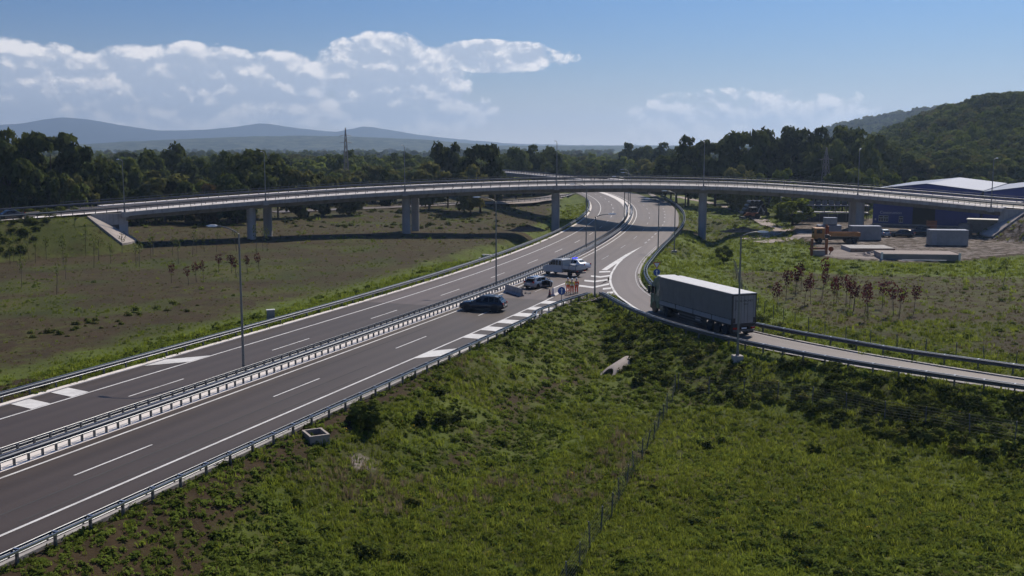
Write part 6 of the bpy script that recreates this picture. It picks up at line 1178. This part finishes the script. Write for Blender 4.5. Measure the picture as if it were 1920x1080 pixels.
pr_ = np.where(tt['paved'] | (tt['gravel'] > .3) | (tt['onemb'] & (x > -77.5) & (x < 100)), 0, pr_); k = u < pr_; x, y = x[k], y[k]; tz = tt['z'][k]; md = (pat[k] + RNG.normal(0, .06, k.sum())); idx = np.where(md > .54, RNG.integers(0, 3, len(x)), RNG.integers(3, 6, len(x))); sc = RNG.uniform(.30, 1.05, len(x)) * np.where(tt['onemb'][k], 1.7, np.where(y > 180, 1.15, 1))
sc = np.where(tt['left'][k] & (y < 180), sc * .75, sc)
scatter('undergrowth', 'low brambles and leafy scrub on the embankments', np.stack([x, y, tz - .06], 1), idx, np.stack([sc, sc, sc * RNG.uniform(.6, 1.1, len(x))], 1), np.stack([np.zeros(len(x)), np.zeros(len(x)), RNG.uniform(0, 6.28, len(x))], 1), bc_, LF['d'])
# the woods that read as one mass: hillside and plain
fc_ = bpy.data.collections.new('wood_sources')
for k, (kd, v, c) in enumerate((('b', 0, 'd'), ('b', 1, 'm'), ('r', 0, 'd'), ('r', 1, 'm'), ('r', 2, 'o'), ('b', 2, 'y'))):
    me = SPEC[kd][v % len(SPEC[kd])][0].copy(); me.materials[0] = LF[c]; src(fc_, 'w%d' % k, me)
def wood(name, label, x, y, h0, h1, ar=(.8, 1.2)):
    z = terrain(x, y)['z']; h = RNG.uniform(h0, h1, len(x)); wd = h * RNG.uniform(*ar, len(x)); scatter(name, label, np.stack([x, y, z - .3], 1), RNG.integers(0, 6, len(x)), np.stack([wd, wd, h], 1), np.stack([np.zeros(len(x)), np.zeros(len(x)), RNG.uniform(0, 6.28, len(x))], 1), fc_, LF['d'])
y = RNG.uniform(330, 900, 3600); x = y * RNG.uniform(.27, .62, 3600); k = (RNG.random(3600) < 1.15 - y / 1500) & ((x > 130) | (y > 400)); wood('hillside_wood', 'mixed wood covering the hill at the right', x[k], y[k], 8, 14, (.75, 1.1))
u = RNG.random(3600); y = 1 / (1 / 400 + u * (1 / 3000 - 1 / 400)); x = y * RNG.uniform(-.58, .42, len(y)); k = (np.array([np.min(np.hypot(REF[:430, 0] - a, REF[:430, 1] - b)) for a, b in zip(x, y)]) > 16) & (fbm(x, y, .008, 55) > .30) & ~((x > .30 * y) & (y < 900)); wood('plain_wood', 'tree belts stretching over the plain to the hills', x[k], y[k], 7, 14, (.8, 1.3))
y = RNG.uniform(300, 470, 700); x = y * RNG.uniform(-.56, .36, 700); k = (np.array([np.min(np.hypot(REF[:, 0] - a, REF[:, 1] - b)) for a, b in zip(x, y)]) > 22) & (np.array([min(np.min(np.hypot(CR[:, 0] - a, CR[:, 1] - b)), np.min(np.hypot(FAR_ROAD[:, 0] - a, FAR_ROAD[:, 1] - b))) for a, b in zip(x, y)]) > 12) & ((x < -75) | (y > 385) | (x > 66)) & (np.hypot(x - 62, (y - 310) / 3) > 8); wood('near_wood', 'scrub and small trees filling the wood behind the overpass', x[k], y[k], 4, 9, (.9, 1.4))

# ------------------------------------------------------------------ distant hills and mountains
def ridge(name, label, Yc, pts, depth, c0, c1, bump, seed):
    xs_ = np.linspace(pts[0][0], pts[-1][0], 320); zs = np.interp(xs_, [p[0] for p in pts], [p[1] for p in pts]); ys_ = np.linspace(-1, 1, 26); V = []
    zs = np.convolve(np.pad(zs, 1, 'edge'), np.ones(3) / 3, 'valid')
    XX, TTT = np.meshgrid(xs_, ys_); prof_ = np.cos(TTT * PI / 2)**1.2; nz = (fbm(XX, TTT * depth, 6 / depth, seed) - .5) * 2 * bump * (prof_ * (1 - prof_) * 3 + .08) + (vnoise(XX, TTT * depth, 60 / depth, seed + 5) - .5) * bump * .18
    ZZ = prof_ * zs[None, :] + nz; ZZ = np.where(np.abs(TTT) > .98, -8, ZZ); m = bpy.data.meshes.new(name); idd = np.arange(XX.size).reshape(XX.shape)
    m.from_pydata(np.stack([XX, Yc + TTT * depth, ZZ], -1).reshape(-1, 3).tolist(), [], np.stack([idd[:-1, :-1], idd[:-1, 1:], idd[1:, 1:], idd[1:, :-1]], -1).reshape(-1, 4).tolist()); m.shade_smooth()
    mm, nt, b = new_mat(name + '_cover'); g = N('ShaderNodeNewGeometry', nt); n_ = N('ShaderNodeTexNoise', nt); n_.inputs['Scale'].default_value = 12 / depth; n_.inputs['Detail'].default_value = 8; n_.inputs['Roughness'].default_value = .7; L(g.outputs['Position'], n_.inputs['Vector'], nt)
    r = N('ShaderNodeValToRGB', nt); r.color_ramp.elements[0].position = .42; r.color_ramp.elements[1].position = .62; r.color_ramp.elements[0].color = (*c0, 1); r.color_ramp.elements[1].color = (*c1, 1); L(n_.outputs['Fac'], r.inputs[0], nt); L(r.outputs[0], b.inputs['Base Color'], nt); b.inputs['Roughness'].default_value = 1; b.inputs['Specular IOR Level'].default_value = 0
    return tag(struct(obj(name, m, mm)), label)
def sk(l, Y): return [((px - 960) / 1940 * Y, CAM_H + (275 - py) * Y / 1940) for px, py in l]
ridge('mountains', 'far blue mountain ridge on the left horizon', 8300, sk([(-700, 262), (-400, 240), (-200, 236), (0, 236), (60, 233), (130, 221), (180, 226), (250, 238), (300, 246), (400, 244), (460, 238), (500, 232), (560, 241), (640, 249), (690, 237), (740, 246), (800, 255), (880, 263), (960, 270), (1100, 273), (1500, 272), (2100, 268)], 8300), 1100, (.014, .022, .024), (.03, .04, .036), 34, 3)
ridge('low_hills', 'lower wooded hills with pale fields before the mountains', 4400, sk([(-500, 276), (-200, 270), (150, 272), (330, 262), (480, 256), (600, 255), (700, 258), (800, 262), (860, 268), (930, 273), (1100, 274), (1500, 274)], 4400), 600, (.022, .034, .018), (.10, .105, .06), 16, 8)
wh = ridge('wooded_hill', 'hazy wooded hill behind the right hillside', 1750, sk([(1380, 276), (1500, 262), (1570, 243), (1640, 228), (1720, 215), (1800, 206), (1860, 203), (1920, 202), (2050, 200), (2300, 215), (2600, 245)], 1750), 300, (.02, .035, .012), (.05, .075, .022), 14, 12)

vv = np.array([v.co[:] for v in wh.data.vertices]).reshape(26, 320, 3)[3:14, 40:230]; pick = RNG.integers(0, vv.shape[0] * vv.shape[1], 2600); hp = vv.reshape(-1, 3)[pick] + np.c_[RNG.uniform(-6, 6, (2600, 2)), np.zeros(2600)]; hp = hp[hp[:, 2] > 6]; hh = RNG.uniform(9, 16, len(hp))
scatter('far_hill_wood', 'wood covering the hazy hill far behind the right hillside', hp - np.array([0, 0, 1.5]), RNG.integers(0, 6, len(hp)), np.stack([hh, hh, hh * .9], 1), np.stack([np.zeros(len(hp)), np.zeros(len(hp)), RNG.uniform(0, 6.28, len(hp))], 1), fc_, LF['d'])
# ------------------------------------------------------------------ haze
hz = MB().b2(-9300, 9300, -150, 9800, -14, 290).build('haze', None); hz['kind'] = 'stuff'; hz['label'] = 'thin summer haze in the air'
hm = bpy.data.materials.new('haze'); hm.use_nodes = True; nt = hm.node_tree; nt.nodes.clear(); pv = N('ShaderNodeVolumePrincipled', nt); pv.inputs['Color'].default_value = (.54, .73, 1, 1); pv.inputs['Density'].default_value = HAZE; pv.inputs['Anisotropy'].default_value = .45
mo = N('ShaderNodeOutputMaterial', nt); L(pv.outputs[0], mo.inputs['Volume'], nt); hz.data.materials.append(hm); hm.cycles.homogeneous_volume = True
